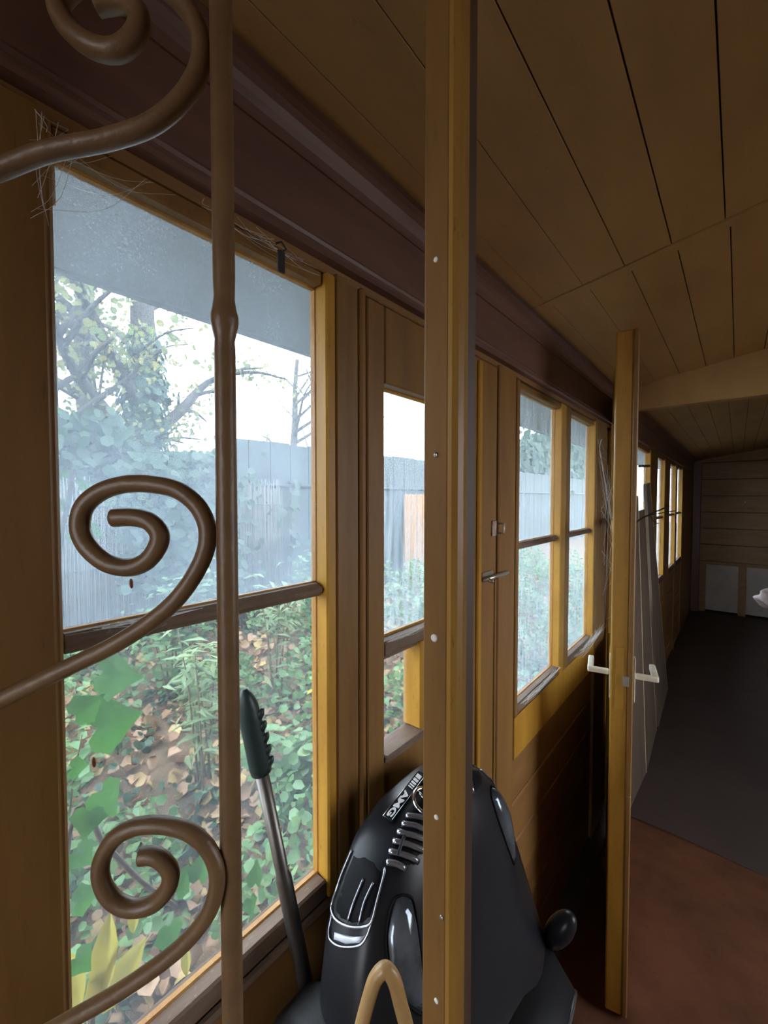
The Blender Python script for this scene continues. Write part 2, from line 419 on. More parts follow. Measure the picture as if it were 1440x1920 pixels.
# cornice: moulded strip, flat board, cove
box('cornice_board', (.030, -1.55, 1.93), (.044, YEND, 2.052), CORN, lw, .002)
bm = bmesh.new()
prof = [(.030, 1.918), (.046, 1.918), (.050, 1.922), (.050, 1.927), (.046, 1.931), (.0475, 1.936), (.046, 1.940), (.030, 1.940)]
def extrude_prof(prof, y0, y1):
    bm = bmesh.new(); rows = [[bm.verts.new((x, y, z)) for x, z in prof] for y in (y0, y1)]
    n = len(prof)
    for k in range(n): bm.faces.new((rows[0][k], rows[0][(k + 1) % n], rows[1][(k + 1) % n], rows[1][k]))
    bm.faces.new(rows[0][::-1]); bm.faces.new(rows[1]); bmesh.ops.recalc_face_normals(bm, faces=bm.faces)
    return bm
bm_obj('cornice_moulding', extrude_prof(prof, -1.55, YEND), CORN, lw)
prof = [(.030, 2.035), (.047, 2.035)] + [(.047 + .033 * (1 - math.cos(a)), 2.04 + .038 * math.sin(a)) for a in [i * math.pi / 2 / 6 for i in range(7)]] + [(.030, 2.08)]
bm_obj('cornice_cove', extrude_prof(prof, -1.55, YEND), CORN, lw)

# posts between the openings
vpost(-1.55, -.16, 0, 1.91, x1=.022, name='near_panel')
vpost(-.16, .103, 0, 1.91, x1=P + .003)
vpost(.462, .4885, 0, 1.91); vpost(.4885, .519, 0, 1.91, x1=P - .006, name='post_strip'); vpost(.519, .532, 0, 1.91, name='post_strip')
vpost(1.046, 1.153, 0, 1.91, x1=P + .002)
vpost(1.153, 1.168, 0, 1.91, x1=P - .004, name='post_strip')
vpost(2.055, 2.24, 0, 1.91); vpost(2.24, 2.42, 0, 1.91, x1=.010, mat=OCH)
for a, b2 in ((2.42, 2.98), (3.57, 3.88), (4.36, 4.68), (5.20, 5.30), (5.86, YEND)): vpost(a, b2, 0, 1.91)

# dado boards below the windows
def dado(y0, y1, top=.925):
    z = 0
    for h in (.135, .13, .13, .13, .13, .13, .14):
        if z >= top: break
        zz = min(z + h, top)
        box('dado_board', (-.006, y0 + .001, z + .0015), (.024 + .003 * rnd.random(), y1 - .001, zz - .0015), BRNH, lw, .004); z = zz
    box('dado_backing', (-.012, y0, 0), (-.0065, y1, top - .02), GAP, lw, 0)
dado(.087, .461); dado(1.169, 2.054, .79)
for a, b2 in ((2.98, 3.57), (3.88, 4.36), (4.68, 5.2), (5.3, 5.86)): dado(a, b2, .88)
box('dado_rail', (.0, 1.169, .795), (P - .001, 2.054, .9185), OCH, lw, .002)
box('dado_rail', (.024, .087, .80), (.033, .461, .924), BRNH, lw, .002)

def pane(name, y0, y1, z0, z1, mat, parent, x=0.0):
    return box(name, (x - .0015, y0 - .006, z0 - .006), (x + .0015, y1 + .006, z1 + .006), mat, parent, 0)
def beads(y0, y1, z0, z1, parent, mat=BEAD, w=.007, d=.012):
    """thin glazing beads round one pane, on the room side"""
    bm = bmesh.new()
    bm_box(bm, (.0018, y0 - .002, z0 - .002), (d, y0 + w * .5, z1 + .002), .002)
    bm_box(bm, (.0018, y1 - w * .25, z0 - .002), (d, y1 + w, z1 + .002), .002)
    bm_box(bm, (.0018, y0, z1 - w * .3), (d, y1, z1 + w), .002)
    bm_box(bm, (.0018, y0, z0 - w), (d, y1, z0 + w * .3), .002)
    return bm_obj('glazing_bead', bm, mat, parent)
def window(name, lights, z0, z1, zm, mats, smat=OCH, sill=True, sill_mat=SILL, stile=.02, back=-.005, mun=.010, xs=None):
    """lights: list of (y0, y1) clear glass widths; zm: muntin height"""
    y0, y1 = lights[0][0], lights[-1][1]
    w = struct(name, (0, y0, z0))
    xs = xs or P
    for i, (a, b2) in enumerate(lights):
        lo = a - stile; hi = b2 + stile
        if i > 0: lo = (lights[i - 1][1] + a) / 2 + .0008
        if i < len(lights) - 1: hi = (b2 + lights[i + 1][0]) / 2 - .0008
        box('stile', (back, lo, z0 - .03), (xs, a, z1 + .02), BRN, w, .003)
        box('stile', (back, b2, z0 - .03), (xs, hi, z1 + .02), smat, w, .003)
        box('top_rail', (back, a + .0005, z1), (xs - .008, b2 - .0005, z1 + .02), BRN, w, .003)
        box('bottom_rail', (back, a + .0005, z0 - .03), (xs - .004, b2 - .0005, z0), sill_mat, w, .003)
        bm = bmesh.new(); bm_box(bm, (-.006, a, zm - mun), (.024, b2, zm + mun), .004); bm_box(bm, (.0, a, zm - mun * .55), (.028, b2, zm + mun * .55), .003)
        bm_obj('muntin', bm, sill_mat, w)
        beads(a, b2, zm + mun, z1, w); beads(a, b2, z0, zm - mun, w)
        pane('pane', a, b2, zm + mun, z1, mats[0], w); pane('pane', a, b2, z0, zm - mun, mats[1], w)
    if sill:
        box('sill', (.0, y0 - stile, z0 - .042), (.041, y1 + stile, z0 - .031), sill_mat, w, .004)
    return w
w1 = window('window_1', [(.108, .4415)], ZS, ZT, 1.418, (G_UP, G_LOW))
w1['label'] = 'two-pane casement with a dusty upper pane behind the iron scrollwork'
w2 = window('window_2', [(1.188, 1.563), (1.667, 2.018)], ZS - .005, ZT - .005, 1.418, (G_STR, G_STR), stile=.02, sill=False)
for i, (a, b2) in enumerate(((3.0, 3.55), (3.9, 4.34), (4.70, 5.18), (5.32, 5.84))):
    window('window_%d' % (i + 3), [(a, b2)], .90, ZT, 1.40, (G_STR, G_STR))
# rusty hinge plate in the corner of window 1
box('hinge', (.0022, .109, 1.845), (.0050, .117, 1.884), RUST, w1, .001)

# glazed door leaf in the left wall, closed
d1 = struct('door_1', (0, .533, 0))
box('stile', (-.01, .534, .02), (P, .58, 1.90), BRN, d1, .003)
box('stile', (-.01, .80, .02), (P, 1.036, 1.90), BRN, d1, .003)
box('stile_block', (-.01, .693, 1.09), (P, .7995, 1.27), OCH, d1, .003)
box('top_rail', (-.01, .5805, 1.765), (P, .7995, 1.90), BRN, d1, .003)
box('bottom_panel', (-.006, .5805, .02), (P - .006, .7995, 1.075), BRN, d1, .003)
bm = bmesh.new(); bm_box(bm, (-.01, .5805, 1.27), (.034, .7995, 1.298), .004); bm_box(bm, (-.01, .5805, 1.262), (.026, .7995, 1.272), .002)
bm_obj('muntin', bm, SILL, d1)
box('glass_sill', (-.008, .5805, 1.075), (.042, .7, 1.09), SILL, d1, .003)
pane('pane', .58, .80, 1.298, 1.765, G_STR, d1); pane('pane', .58, .693, 1.09, 1.262, G_LOW, d1)
beads(.582, .797, 1.30, 1.763, d1, OCH)
box('cover_strip', (P, .925, .03), (P + .008, .940, 1.89), OCH, d1, .002)
box('cover_strip', (P, 1.024, .03), (P + .004, 1.034, 1.35), BRN, d1, .002)
bolt = box('bolt_plate', (P, .952, 1.352), (P + .004, 1.012, 1.376), LATCH, d1, .001)
tube('bolt_rod', [(P + .010, .945, 1.360), (P + .010, 1.085, 1.360)], .0055, LATCH, bolt, 10)
tube('bolt_knob', [(P + .010, .965, 1.360), (P + .026, .965, 1.354)], .0045, LATCH, bolt, 8)
cl = box('catch_plate', (P + .001, 1.006, 1.463), (P + .004, 1.03, 1.503), RUST, d1, .001)
tube('catch_staple', [(P + .003, 1.034, 1.495), (P + .022, 1.034, 1.495), (P + .022, 1.034, 1.47), (P + .003, 1.034, 1.47)], .0028, LATCH, cl, 8)

# ------------------------------------------------------------------ inner door standing open
DT = Vector((.2450, 1.3600, 0)); DH = Vector((.013, 2.41, 0))
e = (DH - DT).normalized(); nrm = Vector((e.y, -e.x, 0))
LEN = (DH - DT).length - .03
Md = Matrix(((e.x, nrm.x, 0, DT.x), (e.y, nrm.y, 0, DT.y), (0, 0, 1, 0), (0, 0, 0, 1)))
d2 = struct('door_2', tuple(DT)); d2['label'] = 'ochre glazed inner door with ivory lever handles, standing open'; d2['category'] = 'door'
def dbox(name, lo, hi, mat, bev=.002, parent=d2): return box(name, lo, hi, mat, parent, bev, Md)
TK = .043; ZD = 2.035
dbox('lock_stile', (0, 0, .03), (.10, TK, ZD), OCH, .003)
dbox('hinge_stile', (LEN - .10, 0, .03), (LEN, TK, ZD), OCH, .003)
for z0, z1 in ((.03, .28), (.78, .90), (1.44, 1.47), (1.92, ZD)):
    dbox('rail', (.1, .004, z0), (LEN - .1, TK - .004, z1), OCH)
dbox('lower_panel', (.1, .016, .28), (LEN - .1, .030, .78), BRN, .001)
for z0, z1 in ((.90, 1.44), (1.47, 1.92)):
    dbox('pane', (.1, .021, z0), (LEN - .1, .025, z1), G_STR, 0)
dbox('cover_strip', (-.006, TK, .70), (.034, TK + .014, ZD), BRN, .003)
dbox('cover_strip', (-.002, TK, .03), (.030, TK + .014, .699), BRN, .003)
dbox('lock_plate', (-.0025, .012, .95), (0, .034, 1.13), OCH, .0005)
dbox('latch_bolt', (-.009, .030, 1.02), (.002, .046, 1.05), LATCH, .001)
def lever(side):
    y0 = TK + .018 if side > 0 else 0
    s = side; zz = 1.036
    b = box('handle_plate', (.035, y0 if s > 0 else y0 - .003, .96), (.062, y0 + .003 if s > 0 else y0, 1.09), HANDLE, d2, .001, Md)
    ya, yb = sorted((y0 + s * .003, y0 + s * .062))
    bm = bmesh.new(); bm_box(bm, (.041, ya, zz - .0085), (.055, yb, zz + .0085), .004, Md, 2)
    ya, yb = sorted((y0 + s * .046, y0 + s * .063))
    bm_box(bm, (.042, ya, zz - .009), (.150, yb, zz + .009), .004, Md, 2)
    bm_obj('lever', bm, HANDLE, b)
lever(1); lever(-1)

# ------------------------------------------------------------------ timber post in the foreground
OCHB = paint('worn_lit_moulding_paint', (.36, .195, .042), (.29, .148, .032), rough=.40, spec=.35, scale=9, stretch=(3, 3, .6), bump=.3, spots=.6, spot_col=(.12, .05, .02))  # post paint made lighter, for the light falling on its moulding
RB = paint('rebate_shade_brown', (.10, .055, .035), (.075, .04, .026), rough=.5, scale=9, bump=.2)  # shade in the post's rebate, put into a darker brown
fp = thing('timber_post', 'slim ochre timber post with white tacks in front of the toy car', 'post', (.333, .31, 0))
px0, px1, py0, py1 = .319, .3475, .29, .3285
zt = cz(px0) - .004
box('post_core', (px0, py0, 0), (px1 - .004, py1 - .006, zt), BRN, fp, .002)
prof = []
bm = bmesh.new()
xs_ = [px1 - .004, px1 - .004, px1 + .000, px1 + .0035, px1 + .0045, px1 + .0035, px1 + .000, px1 - .004]
ys_ = [py0 - .0005, py0 - .0015, py0 - .002, py0 + .002, py0 + .009, py0 + .017, py0 + .021, py0 + .022]
rows = [[bm.verts.new((x, y, zz)) for x, y in zip(xs_[1:], ys_[1:])] for zz in (0, zt)]
n = len(rows[0])
for k in range(n): bm.faces.new((rows[0][k], rows[0][(k + 1) % n], rows[1][(k + 1) % n], rows[1][k]))
bm.faces.new(rows[0][::-1]); bm.faces.new(rows[1]); bmesh.ops.recalc_face_normals(bm, faces=bm.faces)
bm_obj('edge_moulding', bm, OCHB, fp)
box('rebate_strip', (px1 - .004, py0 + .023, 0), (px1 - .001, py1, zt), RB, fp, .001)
for (px, py, m) in ((818, 487, TACK), (818, 853, LATCH), (815, 1196, TACK), (819, 1532, TACK), (838, 1727, LATCH), (819, 1876, TACK)):
    q = ony(px, py, py0)
    r = .0033 if m is TACK and py == 1196 else .0022
    lathe('tack', [(.0006, -.004), (r, 0), (r, .0008), (r * .5, .0014)], Matrix.Translation((min(q.x, px1 - .008), py0, q.z)) @ Matrix.Rotation(math.pi / 2, 4, 'X'), m, fp, 10)

# ------------------------------------------------------------------ wrought-iron grille
GD = .31
gr = thing('iron_grille', 'wrought-iron grille painted brown with scrolls curling off an upright bar', 'grille', tuple(Vector((atd(425, 960, GD).x, atd(425, 960, GD).y, 0))))
def gp(px, py, dd=0.0): return atd(px, py, GD + dd)
top = gp(410, 0); bot = gp(440, 1900)
ax = Vector((top.x * .5 + bot.x * .5, top.y * .5 + bot.y * .5, 0))
topz = cz(ax.x) - .004
def barx(z): return Vector((ax.x, ax.y, z))
zk = gp(413, 607).z
R = .0077
pts, rad = [], []
for z, r in ((0.0, R), (1.0, R), (1.3, R), (zk - .022, R * .98), (zk - .014, R * .92), (zk - .007, R * 1.12), (zk - .002, R * 1.28), (zk + .003, R * 1.28), (zk + .008, R * 1.1), (zk + .016, R * .95), (zk + .03, R * 1.0), (topz, R * 1.02)):
    pts.append(barx(z)); rad.append(r)
tube('upright_bar', pts, rad, IRON, gr, 16)
scr_mid = [(-130, 1372), (-60, 1342), (0, 1313), (120, 1255), (230, 1200), (320, 1135), (372, 1065), (390, 1005), (375, 955), (335, 920), (285, 908), (235, 908), (190, 922), (158, 950), (150, 990), (165, 1025), (200, 1055), (240, 1064), (275, 1052), (297, 1022), (298, 998), (280, 978), (250, 970), (212, 971)]
scr_low = [(-60, 2025), (20, 1975), (120, 1918), (230, 1855), (330, 1783), (385, 1722), (405, 1670), (405, 1625), (385, 1585), (350, 1558), (305, 1547), (255, 1550), (215, 1572), (192, 1610), (190, 1650), (210, 1685), (245, 1702), (285, 1695), (313, 1668), (320, 1638), (305, 1614), (284, 1604), (264, 1606)]
scr_up = [(-150, 372), (-70, 345), (0, 318), (90, 284), (200, 262), (285, 232), (345, 180), (376, 120), (372, 60), (345, 10), (300, -30), (235, -55), (165, -45), (115, -5), (112, 25), (135, 60), (175, 88), (215, 95), (247, 75), (262, 40), (250, 12), (225, 2), (195, 5), (180, 8)]
for c, r, dd in ((scr_up, .0072, -.008), (scr_mid, .0066, 0), (scr_low, .0060, 0)):
    s = smooth_pts([gp(x, y, dd) for x, y in c], 7)
    rr = [r * (.93 + .10 * min(1, i / len(s) * 1.6)) for i in range(len(s))]
    tube('scroll', s, rr, IRON, gr, 12)
# side bar and rails that carry the scrolls, beyond the frame of the photograph
sb = gp(-115, 960)
tail = [gp(*scr_up[0], -.008), gp(*scr_mid[0]), gp(*scr_low[0])]
sbx = Vector((gp(-118, 960).x, gp(-118, 960).y, 0))
tube('upright_bar', [Vector((sbx.x, sbx.y, z)) for z in (0, 1.0, cz(sbx.x) - .006)], R, IRON, gr, 12)
tube('rail', [Vector((sbx.x, sbx.y, .62)), Vector((ax.x, ax.y, .62))], .007, IRON, gr, 10)
# bent rod rising beside the post
hp = [(640, 2100), (672, 1950), (690, 1878), (704, 1836), (722, 1818), (738, 1836), (750, 1878), (768, 1950), (800, 2100)]
hD = .40
hs = [atd(x, y, hD) for x, y in hp]
a0, a1 = hs[0], hs[-1]
pts = [Vector((a0.x - .008, a0.y - .006, .0)), Vector((a0.x - .004, a0.y - .003, .5))] + smooth_pts(hs, 7) + [Vector((a1.x + .001, a1.y + .002, .5)), Vector((a1.x + .001, a1.y + .003, 0))]
ho = tube('bent_rod', pts, .0069, IRONC, None, 14)
tag(ho, 'cream painted rod bent into a narrow upright loop in front of the toy car', 'metal hoop')

# ------------------------------------------------------------------ telescopic pole leaning on the sill
T0 = onx(458, 1292, .046); T1 = onx(541, 1690, .0535)
dirp = (T1 - T0).normalized(); kfl = (T0.z - .001) / -dirp.z
foot = T0 + dirp * kfl
pl = thing('telescopic_pole', 'steel pole with a dark green ribbed grip leaning against the window sill', 'pole', tuple(foot))
G1 = T0 + dirp * .118
side = dirp.cross(Vector((1, 0, 0))).normalized()
vv = [T0 + dirp * t for t in (.0, .008, .022, .045, .08, .11, .118)]
gpart = tube('grip', vv, [.0035, .0085, .0128, .0138, .0140, .0142, .0135], GRIP, pl, 16)
rside = Vector((.75, .66, 0)); rside = (rside - dirp * rside.dot(dirp)).normalized()
for k in range(5):
    c = T0 + dirp * (.034 + .017 * k)
    tube('grip_rib', [c + rside * .0105 + dirp * .006, c + rside * .0150 + dirp * .001, c + rside * .0185 - dirp * .004], [.006, .005, .0015], GRIP, gpart, 8)
tube('lower_tube', [G1 - dirp * .01, G1 + dirp * .16, G1 + dirp * .165, foot], [.0088, .0088, .0108, .0108], STEEL, pl, 16)
for k in (.09, .15): tube('lock_button', [G1 + dirp * k + rside * .006, G1 + dirp * k + rside * .0105], .003, LATCH, pl, 8)

# ------------------------------------------------------------------ black toy car standing on its tail
YC = .565; ZN = 1.085; LEAN = .14; X0 = .050
def car(w, u, s): return Vector((X0 + LEAN * s + u, YC + w, ZN - s))
tc_ = thing('toy_car', 'black ride-on toy car stood on its tail against the panelling', 'toy car', tuple(car(0, .1, 1.08)))
sec = [(0, .060, .045, .100), (.010, .105, .034, .120), (.03, .145, .024, .135), (.065, .178, .016, .145), (.115, .204, .008, .152), (.18, .220, 0, .160), (.26, .230, 0, .175), (.34, .233, 0, .195), (.42, .235, 0, .205), (.55, .235, 0, .19), (.75, .235, 0, .19), (.9, .23, 0, .215), (1.0, .21, .005, .205), (1.05, .17, .02, .18), (1.075, .10, .05, .14)]
SEG = 48; Vb, Fb = [], []
def lerp_sec(s):
    for a, b2 in zip(sec[:-1], sec[1:]):
        if a[0] <= s <= b2[0]:
            t = (s - a[0]) / (b2[0] - a[0]); return [a[i] + (b2[i] - a[i]) * t for i in range(4)]
ss = sorted(set([a[0] for a in sec] + [(a[0] + b2[0]) / 2 for a, b2 in zip(sec[:-1], sec[1:])]))
for s in ss:
    _, hw, u0, u1 = lerp_sec(s)
    for k in range(SEG):
        a = 2 * math.pi * k / SEG; ca, sa = math.cos(a), math.sin(a); ex = 2 / 3.2
        w = hw * math.copysign(abs(ca) ** ex, ca); hh = math.copysign(abs(sa) ** ex, sa)
        u = (u0 + u1) / 2 + (u1 - u0) / 2 * hh
        if hh > 0 and .1 < s < .42:  # two long swellings along the bonnet
            u += .007 * math.exp(-((abs(w) - .11) / .035) ** 2) * min(1, (s - .1) / .1)
        # wheel arches pull the flank in a little
        Vb.append(car(w, u, s))
for i in range(len(ss) - 1):
    for k in range(SEG):
        k2 = (k + 1) % SEG; Fb.append((i * SEG + k, i * SEG + k2, (i + 1) * SEG + k2, (i + 1) * SEG + k))
Fb.append(tuple(range(SEG))); Fb.append(tuple((len(ss) - 1) * SEG + k for k in range(SEG - 1, -1, -1)))
bm = bmesh.new(); bvs = [bm.verts.new(v) for v in Vb]
for f in Fb: bm.faces.new([bvs[i] for i in f])
bmesh.ops.recalc_face_normals(bm, faces=bm.faces)
bvh = BVHTree.FromBMesh(bm)
body = bm_obj('body', bm, BLACKP, tc_, True)
def surf(px, py, off=.0015):
    d = ray(px, py).normalized()
    h = bvh.ray_cast(_C, d, 5)
    if h[0] is None: h = bvh.find_nearest(_C + d * .92)
    return h[0] + h[1] * off, h[1]
def mirror_pt(p): return Vector((p.x, 2 * YC - p.y, p.z))
def patch(name, outline, mat, off=.002, rings=5, bulge=0.0, both=True, parent=body):
    cx = sum(p[0] for p in outline) / len(outline); cy = sum(p[1] for p in outline) / len(outline)
    n = len(outline); V = [surf(cx, cy, off + bulge)[0]]; Fc = []
    for r in range(1, rings + 1):
        t = r / rings
        o = -.0012 if (r == rings) else off + bulge * (1 - t * t)
        for x, y in outline: V.append(surf(cx + (x - cx) * t, cy + (y - cy) * t, o)[0])
    for k in range(n): Fc.append((0, 1 + k, 1 + (k + 1) % n))
    for r in range(rings - 1):
        for k in range(n):
            k2 = (k + 1) % n; Fc.append((1 + r * n + k, 1 + (r + 1) * n + k, 1 + (r + 1) * n + k2, 1 + r * n + k2))
    o = mesh_obj(name, V, Fc, mat, parent, True)
    if both: mesh_obj(name, [mirror_pt(v) for v in V], [f[::-1] for f in Fc], mat, parent, True)
    return o
def sline(name, pxs, rad, mat, both=True, n=5, off=.002, closed=False, parent=body):
    if closed: pxs = pxs + pxs[:1]
    fine = [(q.x, q.y) for q in smooth_pts([(x, y, 0) for x, y in pxs], n)]
    p = [surf(x, y, off)[0] for x, y in fine]
    tube(name, p, rad, mat, parent, 8)
    if both: tube(name, [mirror_pt(q) for q in p], rad, mat, parent, 8)
# radiator grille: dark opening, upright silver slats, ring badge
gout = [(779, 1497), (763, 1517), (745, 1558), (728, 1595), (722, 1618), (727, 1631), (744, 1636), (768, 1629), (792, 1602), (812, 1570), (822, 1530), (815, 1500), (798, 1488)]
patch('grille_opening', gout, BLACKM, .0015, 5, 0)
for a, b2 in (((760.6, 1533), (806, 1542)), ((753, 1548), (806, 1561)), ((744.6, 1563), (800, 1578)), ((737, 1579), (794, 1597)), ((729.6, 1598), (781, 1615)), ((725, 1618.7), (756, 1628.5))):
    m_ = ((a[0] + b2[0]) / 2, (a[1] + b2[1]) / 2 - 2.5)
    sline('grille_slat', [a, m_, b2], .0041, SLATM, a[1] < 1570, 4, .004)
sline('grille_brace', [(756, 1572), (750, 1590), (744, 1606)], .0022, BLACKP, True, 4, .007)
ec, en = surf(797, 1507, .006)
tm = Matrix.Translation(ec) @ en.to_track_quat('Z', 'Y').to_matrix().to_4x4()
V, Fc = [], []
for i in range(28):
    for j in range(8):
        a, b2 = 2 * math.pi * i / 28, 2 * math.pi * j / 8
        V.append(tm @ Vector(((.021 + .003 * math.cos(b2)) * math.cos(a), (.021 + .003 * math.cos(b2)) * math.sin(a), .003 * math.sin(b2))))
        Fc.append((i * 8 + j, ((i + 1) % 28) * 8 + j, ((i + 1) % 28) * 8 + (j + 1) % 8, i * 8 + (j + 1) % 8))
badge = mesh_obj('ring_badge', V, Fc, CHROME, body, True)
for k in range(3):
    a = math.pi / 2 + 2 * math.pi * k / 3
    tube('badge_spoke', [tm @ Vector((0, 0, 0)), tm @ Vector((.021 * math.cos(a), .021 * math.sin(a), 0))], [.003, .0012], CHROME, badge, 6)
# name plate
quad = [(716.5, 1540), (737, 1547.5), (799, 1461), (786, 1452)]
pv = [surf(x, y, .004)[0] for x, y in quad]
pn = (pv[2] - pv[0]).cross(pv[3] - pv[1]).normalized()
if pn.dot(_C - pv[0]) < 0: pn = -pn
pc = sum(pv, Vector()) / 4 + pn * .004
rd = ((pv[0] + pv[1]) - (pv[2] + pv[3])).normalized()      # reading direction
up_ = pn.cross(rd).normalized()
PL = ((pv[0] + pv[1]) - (pv[2] + pv[3])).length / 2; PH = ((pv[1] + pv[2]) - (pv[0] + pv[3])).length / 2
Mp = Matrix(((rd.x, up_.x, pn.x, pc.x), (rd.y, up_.y, pn.y, pc.y), (rd.z, up_.z, pn.z, pc.z), (0, 0, 0, 1)))
plate = box('name_plate', (-PL / 2, -PH / 2, -.003), (PL / 2, PH / 2, 0), BLACKM, body, .0008, Mp)
rim = [(-PL / 2, -PH / 2), (PL / 2, -PH / 2), (PL / 2, PH / 2), (-PL / 2, PH / 2), (-PL / 2, -PH / 2)]
tube('plate_rim', [Mp @ Vector((x * .98, y * .94, .0004)) for x, y in rim], .0005, CHROME, plate, 6)
fc = bpy.data.curves.new('lettering', 'FONT'); fc.body = 'AMG'; fc.size = PH * .78; fc.extrude = .0006; fc.align_x = 'LEFT'; fc.align_y = 'CENTER'; fc.offset = .0003; fc.space_character = 1.0
fo = bpy.data.objects.new('lettering_curve', fc); COL.objects.link(fo)
bpy.context.view_layer.update()
me = bpy.data.meshes.new_from_object(fo.evaluated_get(bpy.context.evaluated_depsgraph_get()))
bpy.data.objects.remove(fo)
wtxt = max(v.co.x for v in me.vertices) or 1
kx = PL * .50 / wtxt
for v in me.vertices: v.co = Mp @ Vector((-PL * .04 + v.co.x * kx, v.co.y, v.co.z + .0012))
me.materials.clear(); me.materials.append(PRINT)
lo_ = bpy.data.objects.new('lettering', me); link(lo_); lo_.parent = plate; lo_.matrix_parent_inverse = parent_world(plate).inverted()
bm = bmesh.new()
x = -PL * .43
for k, wd in enumerate((.075, .05, .035, .025, .018)):
    wdt = PL * wd; sh = PH * .22
    vs = [bm.verts.new(Mp @ Vector(q)) for q in ((x, -PH * .29, .0012), (x + wdt, -PH * .29, .0012), (x + wdt + sh, PH * .29, .0012), (x + sh, PH * .29, .0012))]
    bm.faces.new(vs); x += wdt + PL * .022
ext = bmesh.ops.extrude_face_region(bm, geom=list(bm.faces))
for v in [g for g in ext['geom'] if isinstance(g, bmesh.types.BMVert)]: v.co += pn * .0006
bm_obj('stripes', bm, PRINT, plate)
# side intakes: chrome border, dark mouth with two blades, silver lip
iout = [(662, 1594), (642.5, 1641), (625.6, 1692), (624.7, 1712), (635, 1727), (657.5, 1737), (680, 1737), (697, 1727), (708, 1686), (719, 1645), (722, 1628), (705, 1612), (685, 1600)]
patch('intake_mouth', iout, BLACKM, .0012, 5, 0)
sline('intake_border', iout[:11], .0016, SLATM, True, 5, .002)
for fb in (((683, 1648), (665, 1692), (654, 1727)), ((701.5, 1654), (686, 1688), (674.5, 1732))):
    sline('intake_blade', list(fb), .0015, SLATM, True, 5, .003)
sline('intake_border', [(625, 1714), (619, 1745), (622, 1763), (640, 1774), (668, 1774), (684, 1763), (694, 1738), (696, 1729)], .0013, SLATM, True, 4, .002)
patch('intake_lip', [(624, 1746), (623, 1761), (648, 1771), (676, 1769), (688, 1754), (665, 1756), (642, 1752)], SILV, .002, 4, .001)
# head lamps
hout = [(740, 1684), (730.6, 1712), (725, 1748), (725, 1775), (731, 1820), (742, 1850), (760, 1880), (793, 1900), (794, 1850), (789, 1789), (780, 1720), (772, 1684), (754.5, 1678)]
patch('head_lamp', hout, LAMP, .003, 6, .010)
sline('lamp_seam', hout, .0016, BLACKM, True, 4, .001, True)
# wheels, each with tyre and spoked hub
def wheel(w, s):
    c = car(w, .038, s)
    sg = 1 if w > 0 else -1
    axm = Matrix.Translation(c) @ Matrix.Rotation(-math.pi / 2 * sg, 4, 'X')
    Rw = .083
    t = lathe('wheel', [(Rw * .62, -.035), (Rw * .93, -.034), (Rw, -.024), (Rw, .022), (Rw * .93, .032), (Rw * .66, .034), (Rw * .60, .022)], axm, TYRE, tc_, 32)
    lathe('hub', [(.010, .018), (.014, .030), (.010, .034)], axm, SLATM, t, 14)
    for k in range(5):
        a = 2 * math.pi * k / 5
        tube('spoke', [axm @ Vector((.010 * math.cos(a), .010 * math.sin(a), .027)), axm @ Vector((Rw * .64 * math.cos(a), Rw * .64 * math.sin(a), .029))], [.006, .005], BLACKP, t, 6)
for s in (.27, .86):
    for w in (-.215, .215): wheel(w, s)
# mirrors on stalks
for sg in (1, -1):
    m0 = car(.185 * sg, .185, .315)
    c = Vector((.288, YC + .208 * sg, .778))
    m = tube('mirror_stalk', [m0, c + Vector((-.004, -.006 * sg, .012))], [.006, .005], BLACKP, tc_, 8)
    M_ = Matrix.Translation(c) @ Matrix.Rotation(.5, 4, 'Y') @ Matrix.Diagonal((.021, .025, .046, 1))
    bm = bmesh.new(); bmesh.ops.create_uvsphere(bm, u_segments=18, v_segments=10, radius=1, matrix=M_); bm_obj('mirror_shell', bm, BLACKP, m, True)
# windscreen with a light edge, steering wheel, seat and cockpit rim
V, Fc = [], []
for j, (s, u, hwk) in enumerate(((.29, .168, .20), (.31, .208, .19), (.33, .242, .175), (.338, .244, .172), (.32, .208, .185), (.302, .166, .195))):
    for i in range(13):
        t = -1 + 2 * i / 12; V.append(car(hwk * t, u - .02 * t * t, s + .03 * t * t))
for j in range(6):
    for i in range(12):
        a = j * 13 + i; b2 = ((j + 1) % 6) * 13 + i; Fc.append((a, a + 1, b2 + 1, b2))
ws = mesh_obj('windscreen', V, Fc, BLACKP, tc_, True)
tube('windscreen_edge', [car(.1745 * t, .244 - .02 * t * t, .334 + .03 * t * t) for t in [-1 + i / 6 for i in range(13)]], .0035, SLATM, ws, 8)
patch_s = [car(.16 * math.copysign(abs(math.cos(a)) ** .7, math.cos(a)), .193, .64 + .11 * math.copysign(abs(math.sin(a)) ** .7, math.sin(a))) for a in [2 * math.pi * k / 28 for k in range(28)]]
tube('cockpit_rim', patch_s + patch_s[:1], .007, BLACKM, tc_, 8, False)
V, Fc = [], []
sw = car(0, .24, .55)
for i in range(24):
    a = 2 * math.pi * i / 24; V.append(sw + Vector((.055 * math.sin(a), .055 * math.cos(a), -.02 * math.sin(a))))
stw = tube('steering_wheel', V + V[:1], .007, BLACKM, tc_, 8, False)
tube('steering_column', [sw, car(0, .17, .46)], .009, BLACKM, stw, 8)
bm = bmesh.new(); bm_box(bm, (-.14, .0, -.02), (.14, .09, .02), .015, Matrix.Translation(car(0, .185, .83)) @ Matrix.Rotation(-math.pi / 2, 4, 'Z'), 2); bm_obj('seat_back', bm, BLACKM, tc_)

